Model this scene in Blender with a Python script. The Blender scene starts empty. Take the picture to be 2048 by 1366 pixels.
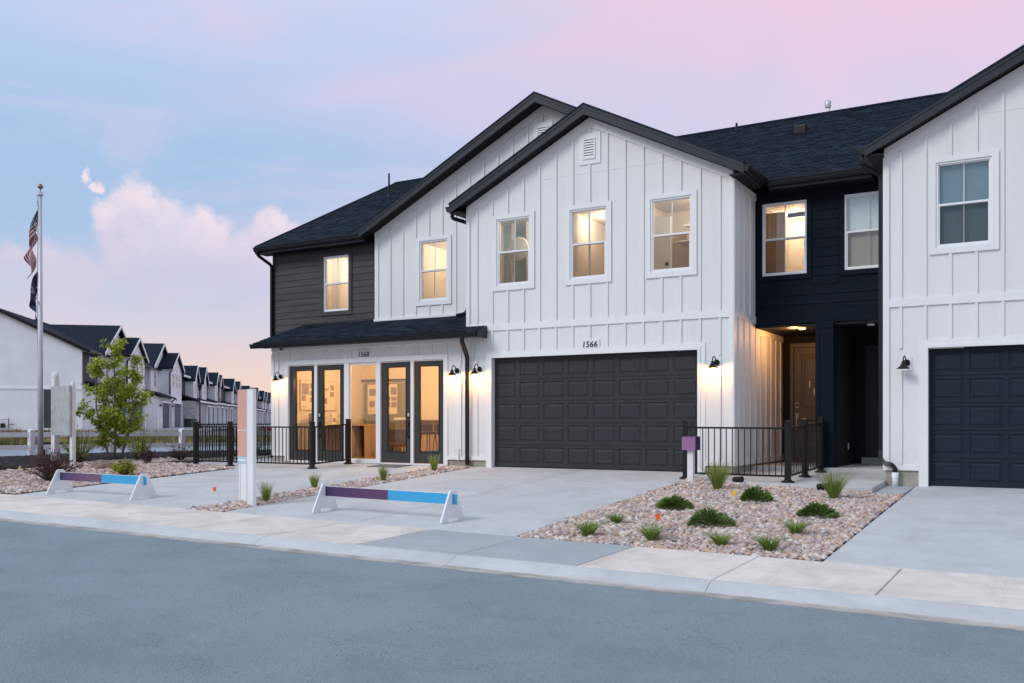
import bpy, bmesh, math, random
import numpy as np
from mathutils import Vector, Matrix, Euler, noise
R = random.Random(7)
SC = bpy.context.scene
COL = SC.collection
rad = math.radians

# ------------------------------------------------------------------ camera
cam_d = bpy.data.cameras.new("camera"); cam = bpy.data.objects.new("camera", cam_d); COL.objects.link(cam)
cam.location = (11.276, -18.238, 0.984); cam.rotation_euler = (rad(90), 0, rad(30.526))
cam_d.sensor_width = 36; cam_d.lens = 33.03; cam_d.shift_y = 0.0800; cam_d.clip_end = 9000; cam_d.clip_start = 0.1
SC.camera = cam

# ------------------------------------------------------------------ view
SC.view_settings.view_transform = 'Standard'; SC.view_settings.look = 'None'
SC.view_settings.exposure = 0.14; SC.view_settings.gamma = 1.0
SC.view_settings.use_curve_mapping = False
SC.cycles.use_denoising = True
SC.cycles.max_bounces = 8; SC.cycles.transparent_max_bounces = 16; SC.cycles.diffuse_bounces = 4
SC.cycles.sample_clamp_indirect = 4.0

# ------------------------------------------------------------------ node helper
class NT:
    def __init__(s, tree): s.t = tree; s.n = tree.nodes; s.l = tree.links
    def new(s, typ, **kw):
        n = s.n.new(typ)
        for k, v in kw.items(): setattr(n, k, v)
        return n
    def link(s, a, b): s.l.new(a, b)
    def val(s, sock, v):
        if isinstance(v, bpy.types.NodeSocket): s.l.new(v, sock)
        elif v is not None: sock.default_value = v
    def math(s, op, a, b=None, c=None, clamp=False):
        n = s.new('ShaderNodeMath', operation=op); n.use_clamp = clamp
        s.val(n.inputs[0], a)
        if b is not None: s.val(n.inputs[1], b)
        if c is not None: s.val(n.inputs[2], c)
        return n.outputs[0]
    def vmath(s, op, a, b=None, scale=None):
        n = s.new('ShaderNodeVectorMath', operation=op); s.val(n.inputs[0], a)
        if b is not None: s.val(n.inputs[1], b)
        if scale is not None: s.val(n.inputs['Scale'], scale)
        return n.outputs['Value'] if op in ('DOT_PRODUCT', 'DISTANCE', 'LENGTH') else n.outputs['Vector']
    def mix(s, f, a, b, mode='MIX'):
        n = s.new('ShaderNodeMix', data_type='RGBA', blend_type=mode)
        s.val(n.inputs['Factor'], f)
        for i, v in ((6, a), (7, b)):
            if isinstance(v, bpy.types.NodeSocket): s.l.new(v, n.inputs[i])
            else: n.inputs[i].default_value = (*v[:3], 1)
        return n.outputs[2]
    def noise(s, vec=None, scale=5, detail=3, rough=.5, dist=0, dim='3D'):
        n = s.new('ShaderNodeTexNoise'); n.noise_dimensions = dim
        if vec is not None: s.l.new(vec, n.inputs['Vector'])
        n.inputs['Scale'].default_value = scale; n.inputs['Detail'].default_value = detail
        n.inputs['Roughness'].default_value = rough; n.inputs['Distortion'].default_value = dist
        return n
    def ramp(s, fac, stops, interp='LINEAR'):
        n = s.new('ShaderNodeValToRGB'); n.color_ramp.interpolation = interp
        e = n.color_ramp.elements
        while len(e) > 1: e.remove(e[-1])
        e[0].position = stops[0][0]; e[0].color = (*stops[0][1], 1)
        for p, c in stops[1:]:
            k = e.new(p); k.color = (*c, 1)
        s.val(n.inputs[0], fac); return n.outputs[0]
    def smooth(s, x, a, b, lo=0., hi=1.):
        n = s.new('ShaderNodeMapRange', interpolation_type='SMOOTHSTEP')
        s.val(n.inputs[0], x); n.inputs[1].default_value = a; n.inputs[2].default_value = b
        n.inputs[3].default_value = lo; n.inputs[4].default_value = hi
        return n.outputs[0]

def srgb(r, g, b):
    return tuple((c/255/12.92) if c/255 <= .04045 else ((c/255+.055)/1.055)**2.4 for c in (r, g, b))

# ------------------------------------------------------------------ sky
W = bpy.data.worlds.new("World"); SC.world = W; W.use_nodes = True
t = NT(W.node_tree); t.n.clear()
SUN_EL, SUN_AZ = 37.0, 210.0            # azimuth clockwise from +Y; the after-glow comes from behind the left shoulder
tc = t.new('ShaderNodeTexCoord'); D = tc.outputs['Generated']
sep = t.new('ShaderNodeSeparateXYZ'); t.link(D, sep.inputs[0])
el = sep.outputs[2]
nis = t.new('ShaderNodeTexSky', sky_type='NISHITA'); nis.sun_disc = False
nis.sun_elevation = rad(SUN_EL); nis.sun_rotation = rad(SUN_AZ)
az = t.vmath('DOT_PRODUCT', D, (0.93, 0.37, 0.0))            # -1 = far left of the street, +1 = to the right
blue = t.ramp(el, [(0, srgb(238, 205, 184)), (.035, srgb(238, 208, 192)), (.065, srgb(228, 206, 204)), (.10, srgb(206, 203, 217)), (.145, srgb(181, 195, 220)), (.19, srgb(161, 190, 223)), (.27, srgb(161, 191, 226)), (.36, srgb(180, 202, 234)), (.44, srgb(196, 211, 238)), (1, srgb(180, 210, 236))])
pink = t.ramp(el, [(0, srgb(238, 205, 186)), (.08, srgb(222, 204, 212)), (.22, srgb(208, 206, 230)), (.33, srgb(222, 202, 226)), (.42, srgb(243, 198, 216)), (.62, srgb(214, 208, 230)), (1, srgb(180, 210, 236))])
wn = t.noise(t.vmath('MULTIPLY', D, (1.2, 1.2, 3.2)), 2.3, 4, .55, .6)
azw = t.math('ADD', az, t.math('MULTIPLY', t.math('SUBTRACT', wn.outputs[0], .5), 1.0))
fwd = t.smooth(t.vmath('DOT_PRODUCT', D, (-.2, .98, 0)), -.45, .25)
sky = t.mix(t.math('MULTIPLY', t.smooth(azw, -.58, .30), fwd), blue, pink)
# thin lavender veils
vn = t.noise(t.vmath('MULTIPLY', D, (1.5, 1.5, 6.0)), 3.1, 6, .6, .5)
veil = t.math('MULTIPLY', t.smooth(vn.outputs[0], .47, .68), t.smooth(el, .03, .12))
sky = t.mix(t.math('MULTIPLY', veil, .42), sky, srgb(212, 204, 226))
# cumulus bank low on the left
wob = t.noise(D, 14, 9, .62); wob2 = t.noise(D, 42, 6, .6)
Dw = t.vmath('ADD', D, t.vmath('SCALE', t.vmath('SUBTRACT', wob.outputs[1], (.5, .5, .5)), scale=.040))
Dw = t.vmath('ADD', Dw, t.vmath('SCALE', t.vmath('SUBTRACT', wob2.outputs[1], (.5, .5, .5)), scale=.024))
blobs = [(x, y, z-.008, r*1.0) for x, y, z, r in [(-0.775, 0.597, 0.209, 0.034), (-0.759, 0.619, 0.204, 0.027), (-0.787, 0.581, 0.205, 0.024), (-0.786, 0.588, 0.191, 0.029), (-0.746, 0.638, 0.191, 0.029), (-0.770, 0.611, 0.184, 0.036), (-0.735, 0.647, 0.202, 0.020), (-0.735, 0.653, 0.183, 0.031), (-0.730, 0.662, 0.169, 0.031),
         (-0.690, 0.694, 0.203, 0.021), (-0.701, 0.688, 0.185, 0.027), (-0.687, 0.702, 0.186, 0.027), (-0.714, 0.680, 0.170, 0.031), (-0.676, 0.712, 0.192, 0.020), (-0.796, 0.558, 0.243, 0.0055), (-0.790, 0.567, 0.237, 0.0065), (-0.829, 0.539, 0.149, 0.030), (-0.845, 0.515, 0.143, 0.029), (-0.816, 0.561, 0.137, 0.030), (-0.759, 0.631, 0.162, 0.036), (-0.786, 0.594, 0.168, 0.030), (-.66, .73, .175, .03), (-.64, .75, .165, .03)]]
m = None
for x, y, z, r in blobs:
    v = Vector((x, y, z)).normalized()
    d = t.vmath('DISTANCE', Dw, tuple(v))
    f = t.smooth(d, r*1.16, r*.58)
    m = f if m is None else t.math('MAXIMUM', m, f)
shade = t.noise(t.vmath('ADD', Dw, (3.1, 0, .03)), 13, 6, .6)
ccol = t.mix(t.math('MULTIPLY', t.smooth(el, .13, .24), t.smooth(shade.outputs[0], .34, .60)), srgb(205, 199, 220), srgb(247, 226, 232))
m = t.math('MULTIPLY', m, t.smooth(el, .105, .175))
thin = t.noise(Dw, 9, 6, .6)
sky = t.mix(t.math('MULTIPLY', m, t.smooth(thin.outputs[0], .22, .50, .62, 1.0)), sky, ccol)
# soft lower cloud field
ln = t.noise(t.vmath('MULTIPLY', D, (1, 1, 2.0)), 6.5, 7, .58, .3)
low = t.math('MULTIPLY', t.smooth(ln.outputs[0], .46, .66), t.math('MULTIPLY', t.smooth(el, .03, .08), t.smooth(el, .22, .12)))
sky = t.mix(t.math('MULTIPLY', low, .55), sky, srgb(212, 202, 217))
sky = t.mix(.05, sky, srgb(206, 206, 222))
gnd = t.mix(t.smooth(el, -.06, -.005), srgb(120, 122, 128), sky)
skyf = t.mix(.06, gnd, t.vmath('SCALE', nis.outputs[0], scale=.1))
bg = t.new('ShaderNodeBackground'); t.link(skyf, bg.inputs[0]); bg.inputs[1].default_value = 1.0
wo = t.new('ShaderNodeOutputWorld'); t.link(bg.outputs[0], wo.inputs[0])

# ------------------------------------------------------------------ sun (broad after-glow)
sd = bpy.data.lights.new("sun", 'SUN'); sd.energy = 1.3; sd.angle = rad(22); sd.color = (1.0, .98, .935)
sun = bpy.data.objects.new("sun", sd); COL.objects.link(sun)
a = rad(SUN_AZ); e_ = rad(SUN_EL)
sdir = Vector((math.sin(a)*math.cos(e_), math.cos(a)*math.cos(e_), math.sin(e_)))
sun.rotation_euler = sdir.to_track_quat('Z', 'Y').to_euler(); sun.location = (0, -20, 30)

# ------------------------------------------------------------------ materials
MATS = {}
def mat(name, col, rough=.6, var=.08, vscale=6., bump=0., bscale=40., spec=.4, metal=0., stretch=None, island=0., sheen=None, extra=None):
    m = bpy.data.materials.new(name); m.use_nodes = True; t = NT(m.node_tree)
    b = t.n['Principled BSDF']; b.inputs['Roughness'].default_value = rough
    b.inputs['Specular IOR Level'].default_value = spec; b.inputs['Metallic'].default_value = metal
    tc = t.new('ShaderNodeTexCoord'); geo = t.new('ShaderNodeNewGeometry'); P = geo.outputs['Position']
    if stretch: P = t.vmath('MULTIPLY', P, stretch)
    c = None
    n = t.noise(P, vscale, 5, .6)
    lo = tuple(x*(1-var) for x in col); hi = tuple(min(1, x*(1+var)) for x in col)
    c = t.mix(t.smooth(n.outputs[0], .3, .7), lo, hi)
    if island:
        k = t.math('ADD', 1-island, t.math('MULTIPLY', geo.outputs['Random Per Island'], 2*island))
        hs = t.new('ShaderNodeHueSaturation'); t.link(c, hs.inputs['Color']); t.link(k, hs.inputs['Value']); c = hs.outputs[0]
    if extra: c = extra(t, c, geo, P) or c
    t.link(c, b.inputs['Base Color'])
    if bump:
        bn = t.noise(P, bscale, 4, .6); bp = t.new('ShaderNodeBump'); bp.inputs['Strength'].default_value = bump
        bp.inputs['Distance'].default_value = .02
        t.link(bn.outputs[0], bp.inputs['Height']); t.link(bp.outputs[0], b.inputs['Normal'])
    MATS[name] = m; return m

def ramp_island(stops, amt=1.):
    def f(t, c, geo, P):
        r = t.ramp(geo.outputs['Random Per Island'], stops, 'CONSTANT')
        n = t.noise(P, 38, 3, .6)
        return t.mix(t.smooth(n.outputs[0], .3, .7, .0, .45), r, t.mix(.5, r, (.8, .74, .7)), 'MIX')
    return f
def stains(dark, amt, sc=.9):
    def f(t, c, geo, P):
        n1 = t.noise(geo.outputs['Position'], sc, 6, .62, .8); n2 = t.noise(geo.outputs['Position'], sc*7, 4, .6)
        n3 = t.noise(t.vmath('MULTIPLY', geo.outputs['Position'], (1.2, 26, 1)), 1.6, 3, .6)
        c = t.mix(t.math('MULTIPLY', t.smooth(n1.outputs[0], .42, .72), amt), c, dark)
        c = t.mix(t.math('MULTIPLY', t.smooth(n3.outputs[0], .45, .75), amt*.5), c, dark)
        return t.mix(t.math('MULTIPLY', t.smooth(n2.outputs[0], .5, .75), amt*.5), c, dark)
    return f

def splash(t, c, geo, P):
    s_ = t.new('ShaderNodeSeparateXYZ'); t.link(geo.outputs['Position'], s_.inputs[0]); n = t.noise(geo.outputs['Position'], 7, 5, .65); n2 = t.noise(t.vmath('MULTIPLY', geo.outputs['Position'], (1, 1, .25)), 1.3, 4, .6)
    k = t.math('MULTIPLY', t.smooth(s_.outputs[2], .75, .1), t.smooth(n.outputs[0], .42, .72))
    c = t.mix(t.math('MULTIPLY', k, .35), c, (.46, .42, .37)); return t.mix(t.smooth(n2.outputs[0], .45, .75, 0, .16), c, (.66, .67, .69))
WHITE = mat('white_siding_paint', (.775, .775, .77), .55, .025, 3., .14, 30, stretch=(1, 1, .12), extra=splash)
TRIM = mat('white_trim_paint', (.81, .815, .815), .5, .02, 4., .05, 40, stretch=(1, 1, .3))
VINYL = mat('white_vinyl', (.84, .85, .86), .35, .01)
CHAR = mat('charcoal_door_paint', (.036, .038, .044), .5, .10, 9., .12, 60, stretch=(.2, 1, 1), spec=.22)
NAVY = mat('navy_door_paint', (.0125, .0205, .032), .5, .10, 9., .12, 60, stretch=(.2, 1, 1), spec=.22)
BROWNSID = mat('brown_grey_siding', (.056, .052, .053), .65, .24, 5., .35, 45, stretch=(.25, 1, 3.))
NAVYSID = mat('navy_siding', (.0060, .0110, .0185), .7, .16, 5., .25, 45, stretch=(.25, 1, 3.), spec=.1)
METAL = mat('dark_gutter_metal', (.008, .010, .014), .4, .06, 5., spec=.3)
FASCIA = mat('dark_fascia_metal', (.021, .027, .037), .45, .08, 3., .05, 20, spec=.3)
SOFFIT = mat('dark_soffit', (.009, .011, .015), .6, .05, spec=.2)
SHINGLE = mat('asphalt_shingle', (.019, .029, .043), .9, .4, 26., .5, 160, spec=.12, island=.5)
FARROOF = mat('distant_shingle', (.010, .017, .030), .9, .3, 2.5, .2, 6, spec=.2, stretch=(1, 1, 6))
def tyre(t, c, geo, P):
    c = stains((.56, .50, .45), .8)(t, c, geo, P)
    w = t.new('ShaderNodeTexWave'); w.bands_direction = 'X'; w.inputs['Scale'].default_value = .16; w.inputs['Distortion'].default_value = 2.2; w.inputs['Detail'].default_value = 1.5; w.inputs['Detail Scale'].default_value = .35
    t.link(geo.outputs['Position'], w.inputs['Vector']); n = t.noise(t.vmath('MULTIPLY', geo.outputs['Position'], (9, 1, 1)), 2.5, 4, .7)
    return t.mix(t.math('MULTIPLY', t.smooth(w.outputs['Fac'], .93, .995), t.smooth(n.outputs[0], .42, .62, 0, .14)), c, (.25, .235, .225))
CONC_W = mat('aged_pale_concrete', (.80, .72, .655), .85, .06, 2.4, .15, 120, spec=.25, extra=tyre)
CONC_G = mat('new_grey_concrete', (.58, .585, .585), .82, .05, 2.0, .12, 120, spec=.25, extra=stains((.45, .45, .445), .6, .7))
CONC_B = mat('blue_grey_concrete', (.43, .455, .47), .82, .05, 2.0, .12, 120, spec=.25, extra=stains((.34, .36, .385), .5))
GUTC = mat('stained_gutter_concrete', (.52, .475, .43), .9, .12, 3., .4, 60, extra=stains((.24, .225, .21), .75, 1.8))
FOUND = mat('foundation_concrete', (.40, .375, .32), .9, .12, 5., .4, 30, extra=stains((.24, .215, .18), .6, 2.))
BASE = mat('slab_bedding', (.16, .16, .165), .95, .1)
ASPH = mat('asphalt', (.268, .332, .368), .88, .10, .7, spec=.15)
def asphalt_relief(m):
    t = NT(m.node_tree); b = t.n['Principled BSDF']; P = t.new('ShaderNodeNewGeometry').outputs['Position']
    n1 = t.noise(P, 15, 4, .6, .2); n2 = t.noise(t.vmath('MULTIPLY', P, (.8, 1.6, 1)), 1.2, 4, .6); n3 = t.noise(P, 62, 4, .7)
    vo = t.new('ShaderNodeTexVoronoi'); vo.inputs['Scale'].default_value = 16; t.link(t.vmath('ADD', P, t.vmath('SCALE', n1.outputs[1], scale=.12)), vo.inputs['Vector'])
    clus = t.math('MULTIPLY', t.smooth(vo.outputs['Distance'], .42, .12), t.smooth(n2.outputs[0], .50, .64))
    h = t.math('ADD', t.math('MULTIPLY', clus, .6), t.math('ADD', t.math('MULTIPLY', n3.outputs[0], .8), t.math('MULTIPLY', n1.outputs[0], .7)))
    bp = t.new('ShaderNodeBump'); bp.inputs['Strength'].default_value = .85; bp.inputs['Distance'].default_value = .022
    t.link(h, bp.inputs['Height']); t.link(bp.outputs[0], b.inputs['Normal'])
    c = b.inputs['Base Color'].links[0].from_socket
    t.link(t.mix(t.math('MULTIPLY', t.smooth(n3.outputs[0], .50, .66), .6), c, (.14, .175, .195)), b.inputs['Base Color'])
asphalt_relief(ASPH)
ASPH2 = mat('far_asphalt', (.27, .32, .37), .85, .06, .3)
STONE = mat('landscape_stone', (.5, .42, .4), .8, .1, 20, .2, 60, spec=.3, extra=ramp_island([(0, (.50, .345, .275)), (.16, (.62, .51, .45)), (.30, (.40, .275, .235)), (.40, (.52, .37, .30)), (.54, (.74, .66, .61)), (.64, (.34, .30, .32)), (.70, (.54, .34, .22)), (.79, (.66, .52, .44)), (.90, (.20, .18, .20)), (.94, (.45, .38, .38))]))
STONEBED = mat('gravel_bedding', (.20, .165, .155), .95, .4, 40, .8, 60)
MULCH = mat('dark_mulch', (.022, .018, .020), .95, .6, 14, 1., 30, island=.3)
DRYGRASS = mat('dry_grass', (.17, .135, .055), .9, .5, 1.4, island=.4)
LEAF = mat('tree_leaf', (.33, .40, .055), .55, .25, 2., island=.42)
LEAFY = mat('yellow_green_leaf', (.30, .32, .035), .55, .25, 2., island=.4)
BLADE = mat('grass_blade', (.21, .30, .06), .5, .2, 6., island=.4)
BLADE2 = mat('daylily_blade', (.18, .29, .05), .45, .2, 6., island=.35)
DEADB = mat('dry_blade', (.30, .235, .11), .7, .2, 6., island=.3)
JUN = mat('juniper_needle', (.115, .195, .036), .6, .3, 6., island=.5)
DOORC = mat('grey_green_door_paint', (.052, .053, .052), .5, .08, 9., .08, 60, stretch=(1, 1, .2), spec=.2)
BARB = mat('barberry_leaf', (.080, .020, .032), .6, .3, 6., island=.45)
BARK = mat('bark', (.21, .165, .135), .85, .25, 12., .5, 40)
TWIG = mat('twig', (.10, .075, .06), .85, .2)
ALU = mat('brushed_aluminium', (.60, .59, .62), .38, .06, 3., metal=.25)
GOLD = mat('gold_ball', (.30, .22, .10), .35, .15, metal=.8)
BLACKM = mat('black_powder_coat', (.009, .009, .010), .45, .05, spec=.3)
BLACK = mat('black_plastic', (.012, .012, .013), .4, .05)
PVC = mat('white_pvc', (.78, .79, .80), .4, .04, 8.)
SIGNW = mat('white_sign_board', (.80, .81, .83), .5, .03, 3.)
FLAGO = mat('orange_flag', (.85, .13, .02), .5, .1, 10)
FLAGY = mat('yellow_flag', (.85, .55, .02), .5, .1, 10)
WIRE = mat('steel_wire', (.4, .4, .42), .4, 0)
FENCEW = mat('white_vinyl_fence', (.88, .88, .88), .5, .02)
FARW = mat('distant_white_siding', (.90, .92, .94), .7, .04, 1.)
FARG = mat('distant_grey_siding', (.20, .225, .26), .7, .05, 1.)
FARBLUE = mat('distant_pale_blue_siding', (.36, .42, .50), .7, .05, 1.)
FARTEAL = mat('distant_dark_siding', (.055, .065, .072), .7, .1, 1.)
FARDOOR = mat('distant_garage_door', (.068, .092, .125), .6, .06, 3.)
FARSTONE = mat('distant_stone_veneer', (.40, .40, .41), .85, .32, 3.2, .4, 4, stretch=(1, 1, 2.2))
WOODF = mat('warm_oak_floor', (.42, .25, .11), .35, .2, 5., stretch=(.3, 3, 1))
ROOMW = mat('warm_room_wall', (.74, .68, .60), .7, .02)
ROOMB = mat('sage_room_wall', (.42, .50, .50), .7, .02)
ROOMD = mat('grey_green_panel', (.20, .20, .155), .6, .05)
ROOMO = mat('ochre_room_wall', (.72, .40, .12), .7, .05)
CURT = mat('pale_curtain', (.74, .72, .66), .8, .04, 5.)
BLIND = mat('closed_blind', (.80, .86, .87), .7, .02)
PAPER = mat('poster_paper', (.78, .72, .64), .6, .02)
PRINT = mat('poster_print', (.28, .235, .20), .6, .25, 9)
WOOD = mat('pale_wood', (.55, .40, .25), .5, .15, 5., stretch=(1, 1, .2))
DKWOOD = mat('brown_upholstery', (.13, .075, .045), .6, .2)
DOORT = mat('taupe_door_paint', (.125, .115, .10), .5, .06)
DOORN = mat('dark_teal_door', (.010, .024, .032), .45, .06)
NICK = mat('satin_nickel', (.55, .53, .5), .3, 0, metal=.9)
ENTRYK = mat('black_entry_wall', (.006, .006, .008), .8, .1)
REDM = mat('red_paint', (.35, .02, .02), .5, .05)
GREENBOX = mat('green_utility_paint', (.05, .075, .06), .6, .1)
BLUEBOX = mat('slate_utility_paint', (.10, .14, .19), .6, .1)
PEACH = mat('peach_sign_print', (.66, .37, .29), .5, .03, 2)
AQUA = mat('aqua_sign_print', (.40, .62, .68), .5, .03)
REFLTEAL = mat('teal_window_reflection', (.17, .27, .33), .6, .05)  # teal stands in for a blue window reflection, painted into the colour
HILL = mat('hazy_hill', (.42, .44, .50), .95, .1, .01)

def leafy(m, k=.4):
    t = NT(m.node_tree); b = t.n['Principled BSDF']; o = t.n['Material Output']
    tr = t.new('ShaderNodeBsdfTranslucent'); c = b.inputs['Base Color'].links[0].from_socket
    t.link(t.vmath('SCALE', c, scale=1.5), tr.inputs[0]); mx = t.new('ShaderNodeMixShader'); mx.inputs[0].default_value = k
    t.link(b.outputs[0], mx.inputs[1]); t.link(tr.outputs[0], mx.inputs[2]); t.link(mx.outputs[0], o.inputs['Surface'])
for m_ in (LEAF, LEAFY, BLADE, BLADE2, BARB): leafy(m_)
leafy(CURT, .55)
def glass_mat(name, tint, fres=.16, rough=.0):
    m = bpy.data.materials.new(name); m.use_nodes = True; t = NT(m.node_tree); t.n.clear()
    tr = t.new('ShaderNodeBsdfTransparent'); tr.inputs[0].default_value = (*tint, 1)
    gl = t.new('ShaderNodeBsdfGlossy'); gl.inputs['Roughness'].default_value = rough
    g = t.new('ShaderNodeNewGeometry'); cs = t.math('ABSOLUTE', t.vmath('DOT_PRODUCT', g.outputs['Normal'], g.outputs['Incoming']))
    k = t.math('ADD', fres, t.math('POWER', t.math('SUBTRACT', 1.0, cs, clamp=True), 5.0), clamp=True)
    mx = t.new('ShaderNodeMixShader'); t.link(k, mx.inputs[0]); t.link(tr.outputs[0], mx.inputs[1]); t.link(gl.outputs[0], mx.inputs[2])
    o = t.new('ShaderNodeOutputMaterial'); t.link(mx.outputs[0], o.inputs[0]); return m
GLASS = glass_mat('window_glass', (.95, .965, .955), .11)
GLASSD = glass_mat('insect_screened_glass', (.80, .78, .75), .05)
FARGLASS = mat('distant_dark_glass', (.05, .06, .085), .12, .1, .7, spec=.9)
BLINDGL = GLASS

def emit(name, col, s):
    m = bpy.data.materials.new(name); m.use_nodes = True; t = NT(m.node_tree); t.n.clear()
    e = t.new('ShaderNodeEmission'); e.inputs[0].default_value = (*col, 1); e.inputs[1].default_value = s
    o = t.new('ShaderNodeOutputMaterial'); t.link(e.outputs[0], o.inputs[0]); return m
BULB = emit('warm_lamp_glow', (1, .70, .36), 9.)
CEILGLOW = emit('ceiling_lamp_glow', (1, .82, .58), 4.)
CANGLOW = emit('porch_lamp_glow', (1, .55, .16), 6.)

def gradient_print(name, stops, x0, x1, axis=0):
    m = bpy.data.materials.new(name); m.use_nodes = True; t = NT(m.node_tree); b = t.n['Principled BSDF']
    g = t.new('ShaderNodeTexCoord'); s = t.new('ShaderNodeSeparateXYZ'); t.link(g.outputs['Object'], s.inputs[0])
    mr = t.new('ShaderNodeMapRange'); t.link(s.outputs[axis], mr.inputs[0]); mr.inputs[1].default_value = x0; mr.inputs[2].default_value = x1
    nz = t.noise(t.vmath('MULTIPLY', g.outputs['Object'], (3, 3, 40)), 2.2, 5, .7); t.link(t.mix(t.smooth(nz.outputs[0], .5, .8, 0, .35), t.ramp(mr.outputs[0], stops), (.20, .15, .20)), b.inputs['Base Color']); b.inputs['Roughness'].default_value = .38
    return m
PURPLE = gradient_print('purple_gradient_print', [(0, (.030, .020, .075)), (.22, (.085, .040, .13)), (1, (.17, .085, .165))], 0, 1.15)
PURPLE2 = gradient_print('dark_purple_gradient_print', [(0, (.022, .014, .060)), (.2, (.060, .026, .10)), (1, (.105, .045, .12))], 0, 1.15)
BLUEP = mat('sky_blue_print', (.045, .37, .66), .38, .06, 5)
MBOXP = gradient_print('mailbox_purple_print', [(0, (.32, .16, .30)), (1, (.26, .12, .27))], 0, .3)

# ------------------------------------------------------------------ object helpers
ORG = {}
def prop(o, label=None, cat=None, group=None, kind=None):
    if label: o['label'] = label
    if cat: o['category'] = cat
    if group: o['group'] = group
    if kind: o['kind'] = kind
    return o
def thing(name, label, cat, loc, group=None, rz=None):
    o = bpy.data.objects.new(name, None); COL.objects.link(o); o.location = loc; o.empty_display_size = .2
    if rz is not None: o.rotation_euler = (0, 0, rz); ORG[o] = Vector((0, 0, 0))
    else: ORG[o] = Vector(loc)
    return prop(o, label, cat, group)
def attach(o, parent):
    if parent is not None: o.parent = parent
def link(name, mesh, parent=None, loc=(0, 0, 0)):
    o = bpy.data.objects.new(name, mesh); COL.objects.link(o)
    if parent is not None:
        o.parent = parent; o.location = Vector(loc) - ORG[parent]; ORG[o] = Vector(loc)
    else: o.location = loc; ORG[o] = Vector(loc)
    return o

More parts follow.
